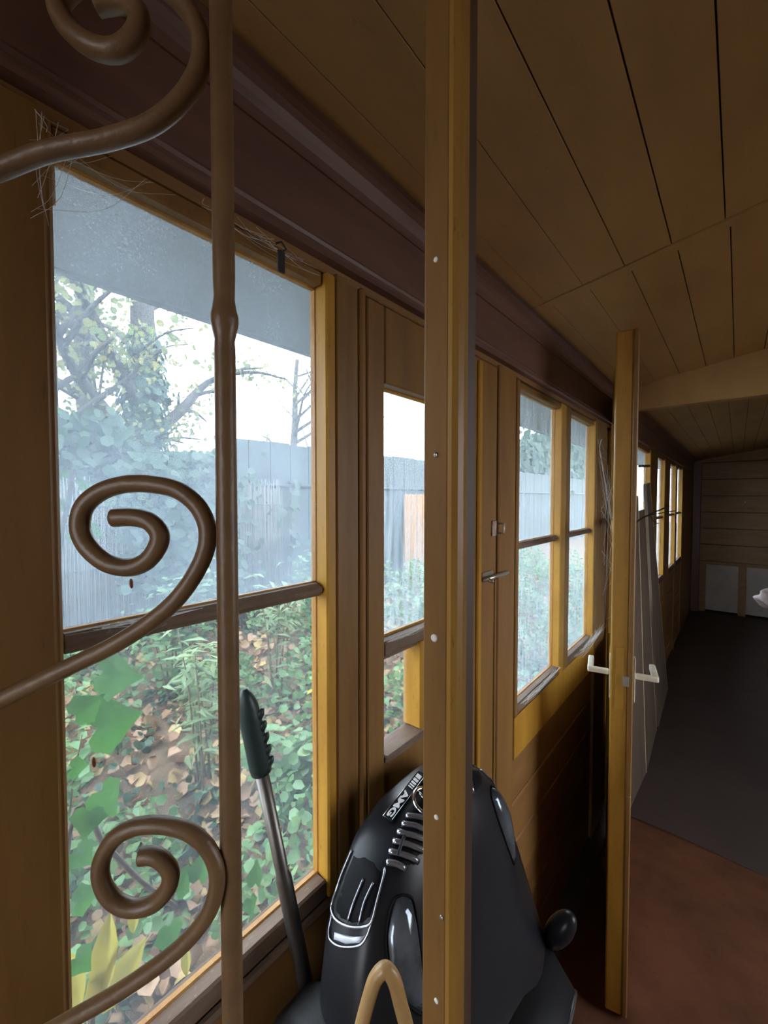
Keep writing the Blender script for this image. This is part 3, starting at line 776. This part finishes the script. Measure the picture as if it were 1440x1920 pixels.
# ------------------------------------------------------------------ boards, wire and bag beyond the door
def plank(tl, tr, bl, br, th, label):
    """tl, tr: where the top corners touch the wall timbers; bl, br: where the bottom corners stand"""
    o = thing('plank', label, 'plank', tuple((bl + br) / 2), 'planks leaning by the far windows')
    n_ = (tr - bl).cross(br - tl).normalized()
    if n_.x < 0: n_ = -n_
    inn = (bl - br).normalized() * .013
    c = [bl, br + inn, tr + inn, tl]
    V = c + [p + n_ * th for p in c]
    Fq = [(3, 2, 1, 0), (4, 5, 6, 7), (0, 1, 5, 4), (1, 2, 6, 5), (2, 3, 7, 6), (3, 0, 4, 7)]
    mesh_obj('face', V, Fq, PLANK, o)
    c = [br + inn, br, tr, tr + inn]; V = c + [p + n_ * th * 1.02 for p in c]
    mesh_obj('lit_edge', V, Fq, PLANKE, o)
XT = .060
plank(onx(1176, 935, XT), onx(1191, 930, XT), onz(1168, 1530), onz(1206, 1446), .016, 'short grey plank with lit edge painted pale, closest to the open door of the leaning planks')
plank(onx(1192, 960, XT), onx(1204, 955, XT), onz(1208, 1440), onz(1226, 1368), .016, 'middle grey plank with lit edge painted pale among those leaning by the far windows')
plank(onx(1206, 908, XT), onx(1213, 905, XT), onz(1229, 1362), onz(1247, 1292), .018, 'tallest grey plank with lit edge painted pale, farthest from the open door')
wp = [(1190, 982), (1203, 972), (1220, 964), (1240, 955), (1256, 949)]
wo = thing('wire_bundle', 'dark bent wires tied round the leaning planks', 'wire', tuple(ony(1210, 968, 2.52)))
tube('wire', smooth_pts([ony(x, y, 2.54 + .0 * i) for i, (x, y) in enumerate(wp)], 5), .0042, WIRE, wo, 6)
tube('wire', smooth_pts([ony(x, y, 2.545) for x, y in ((1195, 978), (1215, 967), (1240, 962), (1266, 958))], 5), .0028, WIRE, wo, 6)
tube('wire', smooth_pts([ony(x, y, 2.545) for x, y in ((1218, 966), (1228, 980), (1236, 981))], 5), .0016, WIRE, wo, 6)
for (px, py) in ((1197, 874),):
    q = onx(px, py, .03)
    nl = tube('peg', [Vector((.03, q.y, q.z)), Vector((.09, q.y + .02, q.z))], .008, WIRE); tag(nl, 'short dark peg sticking out over the leaning planks', 'peg')
sk_ = ony(1446, 1150, 5.0)
st = tube('stake', [Vector((sk_.x, 5.0, 0)), Vector((sk_.x + .004, 5.003, .35)), Vector((sk_.x, 5.0, .69))], [.018, .017, .015], STAKE, None, 10)
tag(st, 'reddish wooden stake standing on the dark floor under a crumpled bag', 'stake')
bm = bmesh.new(); bmesh.ops.create_icosphere(bm, subdivisions=4, radius=1)
for v in bm.verts:
    k = 1 + .2 * math.sin(4 * v.co.x + 3 * v.co.z) * math.cos(4 * v.co.y) + .10 * math.sin(7 * v.co.z + 5 * v.co.x)
    v.co = Vector((sk_.x + v.co.x * .10 * k, 5.0 + v.co.y * .07 * k, .68 + v.co.z * .085 * k))
bg_ = bm_obj('crumpled_bag', bm, PALE); tag(bg_, 'crumpled pale pink plastic bag pulled over the stake', 'bag')

# ------------------------------------------------------------------ small things on the near window
q = onx(527, 462, .052)
pg = thing('hanging_clip', 'small dark clip hanging from the cornice above the dusty window', 'clip', (.052, q.y, q.z - .03))
box('jaw', (.0505, q.y - .006, q.z - .034), (.0545, q.y + .005, q.z - .006), WIRE, pg, .001)
tube('clip_wire', [Vector((.0525, q.y - .008, q.z)), Vector((.0525, q.y, q.z + .006)), Vector((.0525, q.y + .008, q.z)), Vector((.0525, q.y, q.z - .008))], .0014, WIRE, pg, 6)
for px, py, lab in ((246, 1094, 'small brown insect cocoon stuck on the dusty upper pane inside the iron scroll'), (176, 1429, 'small dark cocoon stuck on the lower pane beside the ivy leaves')):
    q = onx(px, py, .0045)
    bm = bmesh.new(); bmesh.ops.create_uvsphere(bm, u_segments=12, v_segments=8, radius=1, matrix=Matrix.Translation(q) @ Matrix.Rotation(.06, 4, 'X') @ Matrix.Diagonal((.0026, .0020, .0058, 1)))
    tag(bm_obj('cocoon', bm, COCOON, None, True), lab, 'cocoon')

def cobweb(name_label, corner, vecs, n, seed, sag=.3, rad=.00022):
    r = random.Random(seed); L = []
    for _ in range(n):
        a = Vector(corner) + Vector(vecs[0]) * r.random() + Vector(vecs[2]) * r.random() * .3
        b2 = Vector(corner) + Vector(vecs[1]) * r.random() + Vector(vecs[2]) * r.random()
        mid = (a + b2) / 2 + Vector((r.uniform(-.004, .004), r.uniform(-.006, .006), -sag * (b2 - a).length * r.random()))
        L.append((smooth_pts([a, mid, b2], 4), rad * r.uniform(.6, 1.4)))
    o = tubes('cobweb', L, WEB, None, 4)
    return tag(o, name_label, 'cobweb')
cobweb('dusty cobweb under the top left corner of the scroll-covered window', (.042, .09, 1.90), ((0, .12, -.01), (0, .0, -.10), (.008, .02, .0)), 16, 1, .2, .00014)
cobweb('dusty cobweb strung below the hanging clip over the upper pane', (.040, .24, 1.895), ((0, .16, .0), (0, .20, -.012), (.010, 0, .01)), 20, 2, .12)
cobweb('white cobweb lying along the muntin of the scroll-covered window', (.030, .11, 1.428), ((0, .14, 0), (0, .10, .004), (.004, 0, .004)), 26, 3, .05)
cobweb('cobweb fluff on the lower sill of the pair of streaked casements', (.040, 1.19, .955), ((0, .36, 0), (0, .34, .012), (.016, 0, .0)), 60, 4, .05, .0003)
cobweb('cobweb fluff on the right-hand sill next to the open door', (.045, 1.70, .95), ((0, .40, 0), (.01, .40, .05), (.03, 0, .0)), 60, 5, .1, .00025)
cobweb('cobweb threads hanging down the corner between streaked casements and open door', (.04, 2.03, 1.85), ((.0, .18, -.9), (.10, .2, -.85), (.03, .02, .0)), 40, 6, .12, .0004)
cobweb('cobweb fluff along the middle bar of the glazed wall door', (.035, .585, 1.299), ((0, .16, 0), (0, .15, .006), (.006, 0, .0)), 40, 7, .05)

# ------------------------------------------------------------------ garden
gx, gy = 70, 90
def gz(x, y):
    t = min(1, max(0, (-x - .5) / 2.6)); return -.05 + .42 * t * t * (3 - 2 * t) + .05 * math.sin(1.9 * x + 1.3 * y) + .03 * math.sin(4.1 * x - 3.1 * y) + max(0, -x - 4) * .02
V, Fc = [], []
def gxx(i): t = i / gx; return -.06 - 30 * t ** 2.2
def gyy(j): return -12 + 40 * j / gy
for j in range(gy + 1):
    for i in range(gx + 1):
        x, y = gxx(i), gyy(j); V.append((x, y, gz(x, y) - (.12 if i == 0 else 0)))
for j in range(gy):
    for i in range(gx):
        a = j * (gx + 1) + i; Fc.append((a, a + gx + 1, a + gx + 2, a + 1))
gd = mesh_obj('ground', V, Fc, SOIL, None, True); gd['kind'] = 'structure'
yard = box('yard_ground', (-.06, -14, -.25), (14, 12, -.101), SOIL, None, 0); yard['kind'] = 'structure'

# eave outside the windows
ev = struct('trim_3', (-.3, 2, 2.0))
box('soffit_board', (-.52, -2, 2.016), (-.065, YEND + .5, 2.03), SOFFIT, ev, 0)
box('eave_fascia', (-.545, -2, 2.012), (-.522, YEND + .5, 2.13), SOFFIT, ev, .002)

def leaf_cloud(name, pos, nrmls, sizes, mat, parent=None, aspect=.55, fold=.25, shape=0):
    """many leaves in one mesh: each a folded blade of four triangles"""
    n = len(pos); pos = np.asarray(pos, float); nr = np.asarray(nrmls, float); nr /= np.linalg.norm(nr, axis=1)[:, None] + 1e-9
    t = nrg.normal(size=(n, 3)); t -= nr * np.sum(t * nr, axis=1)[:, None]; t /= np.linalg.norm(t, axis=1)[:, None] + 1e-9
    b = np.cross(nr, t); s = np.asarray(sizes, float)[:, None]
    if shape == 0:   # pointed oval
        pts = [(-.5, 0, 0), (-.12, aspect * .5, fold * .3), (.5, 0, -.08), (-.12, -aspect * .5, fold * .3), (.0, 0, 0)]
        faces = [(0, 4, 1), (1, 4, 2), (2, 4, 3), (3, 4, 0)]
    else:            # broad rounded, six-sided
        pts = [(-.45, 0, 0), (-.25, .40, fold * .35), (.2, .42, fold * .3), (.5, 0, -.1), (.2, -.42, fold * .3), (-.25, -.40, fold * .35), (0, 0, 0)]
        faces = [(0, 6, 1), (1, 6, 2), (2, 6, 3), (3, 6, 4), (4, 6, 5), (5, 6, 0)]
    k = len(pts); V = np.zeros((n, k, 3))
    for i, (x, y, z) in enumerate(pts): V[:, i] = pos + s * (x * t + y * b + z * nr)
    Fa = (np.array(faces)[None] + (np.arange(n) * k)[:, None, None]).reshape(-1, 3)
    me = bpy.data.meshes.new(name); me.vertices.add(n * k); me.vertices.foreach_set('co', V.reshape(-1))
    nf = len(Fa); me.loops.add(nf * 3); me.polygons.add(nf)
    me.loops.foreach_set('vertex_index', Fa.reshape(-1).astype(np.int32)); me.polygons.foreach_set('loop_start', np.arange(0, nf * 3, 3, dtype=np.int32)); me.polygons.foreach_set('loop_total', np.full(nf, 3, dtype=np.int32))
    me.update(); me.validate(); me.materials.append(mat)
    o = bpy.data.objects.new(name, me); link(o)
    if parent is not None: o.parent = parent; o.matrix_parent_inverse = parent_world(parent).inverted()
    return o
def upn(n, spread=.6):
    v = nrg.normal(size=(n, 3)) * spread; v[:, 2] += 1; return v
# litter of fallen leaves and low creeping greenery: nobody could count them
n = 9000
x = -.35 - 3.2 * nrg.random(n) ** 1.2; y = -1.0 + 8.5 * nrg.random(n)
fl_ = leaf_cloud('fallen_leaves', [(a, b2, gz(a, b2) + .012 + .03 * nrg.random()) for a, b2 in zip(x, y)], upn(n, .7), .035 + .05 * nrg.random(n), FALL, None, .8, .6, 1)
tag(fl_, 'brown and tan fallen leaves littering the garden soil', 'fallen leaves', kind='stuff')
def cover(name, n, hfun, size, mat, label, thr, freq, ph, shape, xr=(-.35, -3.0), yr=(-1, 8.5)):
    out = []; 
    while len(out) < n:
        a = xr[0] + (xr[1] - xr[0]) * nrg.random(); b2 = yr[0] + (yr[1] - yr[0]) * nrg.random()
        m = math.sin(freq * a + ph) * math.sin(freq * 1.2 * b2 + ph * 2) + .5 * math.sin(freq * 2.3 * (a + b2))
        if m > thr: out.append((a, b2, gz(a, b2) + hfun(min(1, (m - thr) * 1.2)) * nrg.random() ** .7))
    o = leaf_cloud(name, out, upn(n, .7), size[0] + (size[1] - size[0]) * nrg.random(n), mat, None, .6, .3, shape)
    return tag(o, label, 'ground cover', kind='stuff')
cover('ground_cover', 15000, lambda m: .10 + .30 * m, (.025, .06), GRN, 'low green leafy growth spreading over the garden soil', -.25, 3.1, .4, 1)
cover('creeping_ivy', 5000, lambda m: .04 + .10 * m, (.03, .055), DKG, 'dark creeping ivy patches between the fallen leaves', .0, 4.3, 2.0, 1)

def shrub(x, y, h, spread, ns, mat, label, leaf=(.03, .07), per=70, aspect=.5, group=None, shape=0, droop=.4):
    z0 = gz(x, y); o = thing('shrub', label, 'shrub', (x, y, z0), group); L = []; pos = []; nr = []
    for k in range(ns):
        a = rnd.uniform(0, 6.28); r = spread * rnd.uniform(.3, 1); hh = h * rnd.uniform(.6, 1)
        p0 = Vector((x + rnd.uniform(-.05, .05), y + rnd.uniform(-.05, .05), z0 - .02)); p2 = Vector((x + r * math.cos(a), y + r * math.sin(a), z0 + hh)); p1 = p0.lerp(p2, .5) + Vector((0, 0, .12 * h))
        s = smooth_pts([p0, p1, p2], 5); L.append((s, [.006 * (1 - .7 * i / len(s)) for i in range(len(s))]))
        for _ in range(per):
            t = rnd.random() ** .6; i = min(int(t * (len(s) - 1)), len(s) - 2); q = s[i].lerp(s[i + 1], rnd.random())
            off = Vector((rnd.gauss(0, 1), rnd.gauss(0, 1), rnd.gauss(0, .7))).normalized() * rnd.uniform(.02, .10)
            pos.append(q + off); nr.append((off.x * 4, off.y * 4, 1 - droop * rnd.random()))
    tubes('stems', L, STEM, o, 5)
    f = leaf_cloud('foliage', pos, nr, leaf[0] + (leaf[1] - leaf[0]) * nrg.random(len(pos)), mat, o, aspect, .25, shape); f['kind'] = 'stuff'
    return o
shrub(-1.55, 1.05, .95, .22, 7, PALEG, 'pale shrub with long narrow leaves beside the reed fence', (.07, .16), 26, .22, droop=.8)
shrub(-1.9, 1.75, .95, .25, 8, PALEG, 'pale narrow-leaved shrub in front of the tall dark screen', (.07, .15), 26, .22, droop=.8)
shrub(-1.15, 1.25, .55, .25, 7, GRN, 'low round-leaved green shrub just outside the scroll-covered window', (.04, .07), 45, .8, shape=1)
shrub(-2.3, 1.2, .95, .35, 9, GRN, 'dense green shrub at the foot of the reed fence', (.04, .08), 60, .6)
shrub(-2.35, 2.5, .9, .4, 10, GRN, 'bushy green shrub at the foot of the tall dark screen', (.04, .08), 70, .6)
shrub(-1.7, 3.2, .75, .4, 9, GRN, 'green shrub outside the glazed wall door', (.04, .07), 60, .7, shape=1)
shrub(-2.0, 5.2, .85, .45, 9, GRN, 'green shrub outside the streaked pair of casements', (.04, .08), 60, .7, shape=1)
shrub(-1.25, 1.75, .50, .2, 6, YELL, 'small shrub with yellowing leaves among the green growth', (.04, .07), 16, .7, shape=1)
shrub(-1.4, .45, .85, .25, 7, GRN, 'green leafy shrub behind the ivy sprays', (.04, .08), 50, .6)

# big leaves against the glass: an ivy-like climber and a yellow plant
def lobed(n_l=5):
    pts = [(0, -.14), (.20, -.30), (.42, -.24), (.50, -.06), (.64, .14), (.50, .26), (.40, .40), (.24, .56), (0, .92), (-.24, .56), (-.40, .40), (-.50, .26), (-.64, .14), (-.50, -.06), (-.42, -.24), (-.20, -.30)]
    V = [(0, .1, .05)]
    for x, y in pts: V.append((x * .5, y * .5 + .1 * 0, .10 * abs(x) * -1 + .02 * math.sin(7 * y)))
    for x, y in pts: V.append((x, y, -.22 * abs(x) - .10 * y * y))
    k = len(pts); Fc = [(0, 1 + i, 1 + (i + 1) % k) for i in range(k)] + [(1 + i, 1 + k + i, 1 + k + (i + 1) % k, 1 + (i + 1) % k) for i in range(k)]
    V2 = [(a, b2, c - .02) for a, b2, c in V]; n0 = len(V)
    me = bpy.data.meshes.new('leaf'); me.from_pydata(V, [], Fc); me.update()
    me.polygons.foreach_set('use_smooth', [True] * len(me.polygons)); return me
def long_leaf():
    V, Fc = [], []
    prof = [(0, .03), (.15, .14), (.35, .22), (.55, .21), (.75, .14), (.9, .06), (1, .0)]
    for t, w in prof:
        for s in (-1, -.5, 0, .5, 1): V.append((w * s, t, -.35 * t * t * .5 - .25 * abs(s) * w + .03 * (s == 0)))
    for i in range(len(prof) - 1):
        for k in range(4): a = i * 5 + k; Fc.append((a, a + 1, a + 6, a + 5))
    me = bpy.data.meshes.new('leaf'); me.from_pydata(V, [], Fc); me.validate(); me.update()
    me.polygons.foreach_set('use_smooth', [True] * len(me.polygons)); return me
LOB, LNG = lobed(), long_leaf(); LOB.materials.append(IVY); LNG.materials.append(YELL)
LNGG = LNG.copy(); LNGG.materials.clear(); LNGG.materials.append(IVY)
def leaf_at(me, parent, px, py, x, size_px, ang, tilt=.2, turn=.0, up=True):
    """a single large leaf: centre seen near (px, py) at plane x, tip turned by ANG clockwise from straight up"""
    c = onx(px, py, x); depth = (c - _C).dot(_F); s = size_px / FPX * depth * (.72 if me is LOB else .8)
    o = bpy.data.objects.new('leaf', me); link(o)
    M_ = Matrix.Translation(c) @ Matrix.Rotation(math.radians(90) , 4, 'Z') @ Matrix.Rotation(turn, 4, 'Z') @ Matrix.Rotation(math.pi / 2 - tilt, 4, 'X') @ Matrix.Rotation(-math.radians(ang), 4, 'Z') @ Matrix.Scale(s, 4)
    o.parent = parent; o.matrix_parent_inverse = Matrix.Translation(parent.location).inverted(); o.matrix_basis = M_
    return o
iv = thing('climbing_vine', 'climbing vine with broad green lobed leaves hanging outside the scroll-covered window', 'vine', (-.10, .06, -.05))
stem = smooth_pts([Vector((-.10, .06, -.06)), Vector((-.12, .10, .5)), Vector((-.10, .09, .9)), onx(108, 1300, -.09), onx(104, 1180, -.08), onx(112, 1020, -.08), onx(128, 940, -.08), onx(137, 880, -.08)], 6)
tube('vine_stem', stem, [.005 * (1 - .55 * i / len(stem)) for i in range(len(stem))], STEM, iv, 7)
tube('vine_stem', smooth_pts([Vector((-.11, .10, .6)), onx(130, 1560, -.12), onx(200, 1590, -.12), onx(262, 1650, -.13), onx(330, 1700, -.14)], 6), .0035, STEM, iv, 6)
for a in ((205, 1262, -.10, 105, 118, .5, .3), (195, 1362, -.10, 120, 95, .35, .2), (150, 1335, -.09, 70, 60, .3, -.3), (195, 1490, -.11, 85, 160, .2, .3), (165, 1530, -.10, 70, 190, .1, -.5), (148, 1600, -.11, 60, 150, .3, .1), (150, 1690, -.12, 60, 100, .4, .2), (145, 1800, -.12, 60, 150, .3, .0), (152, 908, -.08, 34, 75, .4, .3), (128, 888, -.08, 26, -60, .4, .3), (120, 945, -.08, 30, -100, .3, .1), (172, 992, -.08, 42, 130, .3, .3), (135, 1005, -.085, 26, 200, .3, .0), (140, 1440, -.09, 46, 110, .2, .4), (335, 1665, -.15, 60, 60, .5, .2), (375, 1640, -.15, 60, 40, .4, .3), (320, 1745, -.15, 65, 190, .3, .2), (480, 1650, -.12, 48, 30, .4, .2), (470, 1690, -.12, 40, 190, .4, .2), (130, 1255, -.10, 60, -20, .4, .0)):
    leaf_at(LOB, iv, *a)
yp = thing('yellow_plant', 'plant with long bright yellow leaves below the scroll-covered window', 'plant', (-.16, .16, gz(-.16, .16)))
tube('plant_stem', smooth_pts([Vector((-.16, .16, gz(-.16, .16) - .02)), Vector((-.17, .17, .4)), onx(170, 1890, -.14)], 5), .005, STEM, yp, 7)
for a in ((150, 1890, -.13, 140, -5, .3, .2), (185, 1870, -.14, 150, 25, .3, .2), (160, 1905, -.13, 130, 55, .5, .2), (190, 1900, -.13, 150, 70, .6, .2), (130, 1870, -.12, 110, -40, .3, .1), (350, 1830, -.2, 60, 20, .4, .2), (250, 1750, -.2, 60, 20, .4, .2)):
    leaf_at(LNG, yp, *a)

# reed fence and the taller dark screen
rf = thing('reed_fence', 'weathered grey reed fence at the end of the garden', 'fence', (-3.0, .6, gz(-3, .6)))
L = []
for k in range(520):
    y = -1.4 + 4.0 * k / 520 + rnd.uniform(-.004, .004); zt_ = 1.66 + rnd.uniform(-.07, .06) + .05 * math.sin(3 * y)
    x = -3.0 + rnd.uniform(-.012, .012)
    L.append(([Vector((x, y, gz(-3, y) - .05)), Vector((x + rnd.uniform(-.01, .01), y + rnd.uniform(-.012, .012), zt_))], rnd.uniform(.003, .0055)))
rr_ = tubes('reeds', L, REED, rf, 4); rr_['kind'] = 'stuff'
for z in (.55, 1.05, 1.5): tube('binding_wire', [Vector((-2.985, -1.4, z)), Vector((-2.985, 2.6, z))], .003, WIRE, rf, 5)
for y in (-.9, .7, 2.3): tube('fence_post', [Vector((-3.04, y, -.1)), Vector((-3.04, y, 1.6))], .03, BARK, rf, 8)
ds = thing('garden_screen', 'tall dark boarded screen rising above the reed fence', 'screen', (-3.3, 5, gz(-3.3, 5)))
for k in range(52):
    y = 2.15 + .26 * k
    box('screen_board', (-3.32, y, .1), (-3.29 + .008 * rnd.random(), y + .252, 2.16 + rnd.uniform(-.012, .012)), SCREEN, ds, .003)
tube('screen_rail', [Vector((-3.27, 2.15, 1.7)), Vector((-3.27, 15.6, 1.7))], .02, SCREEN, ds, 6)
yb_ = thing('yellow_board_gate', 'faded orange boarded gate standing against the dark screen', 'gate', (-3.15, 5.2, gz(-3.15, 5.2)))
OR = paint('faded_orange_boards', (.36, .19, .07), (.28, .14, .05), rough=.8, scale=10, bump=.3)
for k in range(7): box('gate_board', (-3.18, 4.85 + .15 * k, .15), (-3.15, 4.85 + .15 * k + .14, 1.62), OR, yb_, .003)

# trees
def tree(x, y, h, r, lean, seed, label, nb=9, leaves=2500, mat=AUT, crown_r=1.6, ivy=False, leaf=(.03, .07)):
    rr = random.Random(seed); z0 = gz(x, y); o = thing('tree', label, 'tree', (x, y, z0)); L = []; tips = []
    tp = [Vector((x, y, z0 - .1))]
    for k in range(1, 9):
        t = k / 8; tp.append(Vector((x + lean[0] * t * h + rr.uniform(-.04, .04), y + lean[1] * t * h + rr.uniform(-.04, .04), z0 + h * t)))
    s = smooth_pts(tp, 4); rad = [r * (1 - .72 * i / len(s)) for i in range(len(s))]
    tube('trunk', s, rad, BARK, o, 12)
    for b in range(nb):
        t = .28 + .68 * (b + rr.random() * .6) / nb; i = int(t * (len(s) - 1)); p = s[i]; a = rr.uniform(0, 6.28); ln = (1.3 - .6 * t) * rr.uniform(.7, 1.3) * crown_r * .75
        d = Vector((math.cos(a), math.sin(a), rr.uniform(.25, .9))).normalized()
        q = [p, p + d * ln * .35 + Vector((0, 0, .06)), p + d * ln * .7 + Vector((rr.uniform(-.1, .1), rr.uniform(-.1, .1), .12)), p + d * ln + Vector((rr.uniform(-.2, .2), rr.uniform(-.2, .2), .1))]
        bs = smooth_pts(q, 4); br = rad[i] * .55; L.append((bs, [br * (1 - .85 * k / len(bs)) for k in range(len(bs))])); tips += bs[4:]
        for c in range(5):
            j = rr.randint(3, len(bs) - 1); dd = (d + Vector((rr.uniform(-1, 1), rr.uniform(-1, 1), rr.uniform(-.6, .8)))).normalized(); l2 = ln * rr.uniform(.25, .55)
            tw = smooth_pts([bs[j], bs[j] + dd * l2 * .5 + Vector((0, 0, .03)), bs[j] + dd * l2 - Vector((0, 0, .05))], 3)
            L.append((tw, [br * .35 * (1 - .8 * k / len(tw)) for k in range(len(tw))])); tips += tw[2:]
    tubes('branches', L, BARK, o, 6)
    pos = [t + Vector((rr.gauss(0, .13), rr.gauss(0, .13), rr.gauss(-.03, .12))) for t in (rr.choice(tips) for _ in range(leaves))]
    f = leaf_cloud('foliage', pos, nrg.normal(size=(len(pos), 3)), leaf[0] + (leaf[1] - leaf[0]) * nrg.random(len(pos)), mat, o, .6, .2, 1); f['kind'] = 'stuff'
    if ivy:
        pos, nr = [], []
        for _ in range(1500):
            t = rr.random() * .55; i = int(t * (len(s) - 1)); a = rr.uniform(0, 6.28); R_ = rad[i] + rr.uniform(.02, .22) * (1 - t)
            pos.append(s[i] + Vector((math.cos(a) * R_, math.sin(a) * R_, rr.uniform(-.2, .2)))); nr.append((math.cos(a), math.sin(a), .4))
        g = leaf_cloud('trunk_ivy', pos, nr, [rr.uniform(.06, .11) for _ in pos], DKG, o, .6, .2, 1); g['kind'] = 'stuff'
    return o
tree(-4.3, onx(262, 700, -4.3).y, 5.0, .20, (.0, .02), 3, 'thick ivy-clad tree trunk with spreading branches behind the reed fence', 10, 2000, AUT, 2.0, True)
tree(-4.6, onx(165, 700, -4.6).y, 5.0, .15, (.0, -.01), 5, 'forked slimmer tree beside the ivy-clad trunk', 9, 2000, AUT, 1.6, False)
tree(-4.0, onx(112, 700, -4.0).y, 4.5, .09, (.02, -.03), 8, 'thin leaning tree at the near end of the reed fence', 8, 1500, AUT, 1.3, False)
tree(-9.0, 7.4, 5.0, .16, (.0, .03), 13, 'far tree with long low boughs seen over the garden screen', 12, 1200, AUT, 2.6, False)
# hedge bulk between trunks and fence
hd_pos = []; hd_n = []
hg = thing('hedge', 'dark ivy hedge behind the reed fence under the trees', 'hedge', (-3.7, 1.4, gz(-3.7, 1.4)))
for _ in range(9000):
    y = nrg.uniform(-.8, 3.0); top_ = 1.95 + .30 * math.sin(2.1 * y) + .12 * math.sin(5.7 * y + 1)
    z = .3 + (top_ - .3) * nrg.random() ** .6; x = -3.65 + nrg.normal() * .22
    hd_pos.append((x, y, z)); hd_n.append((1 + nrg.normal() * .5, nrg.normal() * .6, .5 + nrg.normal() * .4))
f = leaf_cloud('foliage', hd_pos, hd_n, .06 + .06 * nrg.random(len(hd_pos)), DKG, hg, .6, .2, 1); f['kind'] = 'stuff'

ib = thing('ivy_bush', 'dark bluish ivy bush climbing the reed fence beneath the ivy-clad tree', 'bush', (-2.85, 1.75, gz(-2.85, 1.75)))
pp, nn = [], []
for _ in range(4200):
    px = 345 + 62 * nrg.normal() * .75; py = 850 + 260 * nrg.random() ** .8
    q = onx(px, py, -2.85 + .09 * nrg.normal()); pp.append(tuple(q)); nn.append((1, nrg.normal() * .6, .4 + nrg.normal() * .5))
f = leaf_cloud('foliage', pp, nn, .04 + .05 * nrg.random(len(pp)), DKG, ib, .6, .2, 1); f['kind'] = 'stuff'
tubes('stems', [(smooth_pts([Vector((-2.88, 1.75 + .05 * k, .3)), Vector((-2.9, 1.72 + .12 * k, .9)), Vector((-2.9, 1.7 + .16 * k, 1.5))], 4), .008) for k in range(-2, 3)], STEM, ib, 5)

th_ = thing('tall_hedge', 'tall green hedge rising behind the far end of the dark screen', 'hedge', (-4.1, 14, gz(-4.1, 14)))
pp, nn = [], []
for _ in range(9000):
    y = 11.3 + 12 * nrg.random(); top_ = min(4.6, 2.5 + .9 * (y - 11.3)) + .3 * math.sin(2.3 * y)
    pp.append((-4.1 + .3 * nrg.normal(), y, .3 + (top_ - .3) * nrg.random() ** .8)); nn.append((1, -.6 + nrg.normal() * .6, .4 + nrg.normal() * .5))
f = leaf_cloud('foliage', pp, nn, .12 + .12 * nrg.random(len(pp)), DKG, th_, .6, .2, 1); f['kind'] = 'stuff'
tubes('stems', [([Vector((-4.1, 11.6 + k, .1)), Vector((-4.08, 11.65 + k, 1.2)), Vector((-4.1, 11.7 + k, 2.2))], .03) for k in range(12)], BARK, th_, 5)
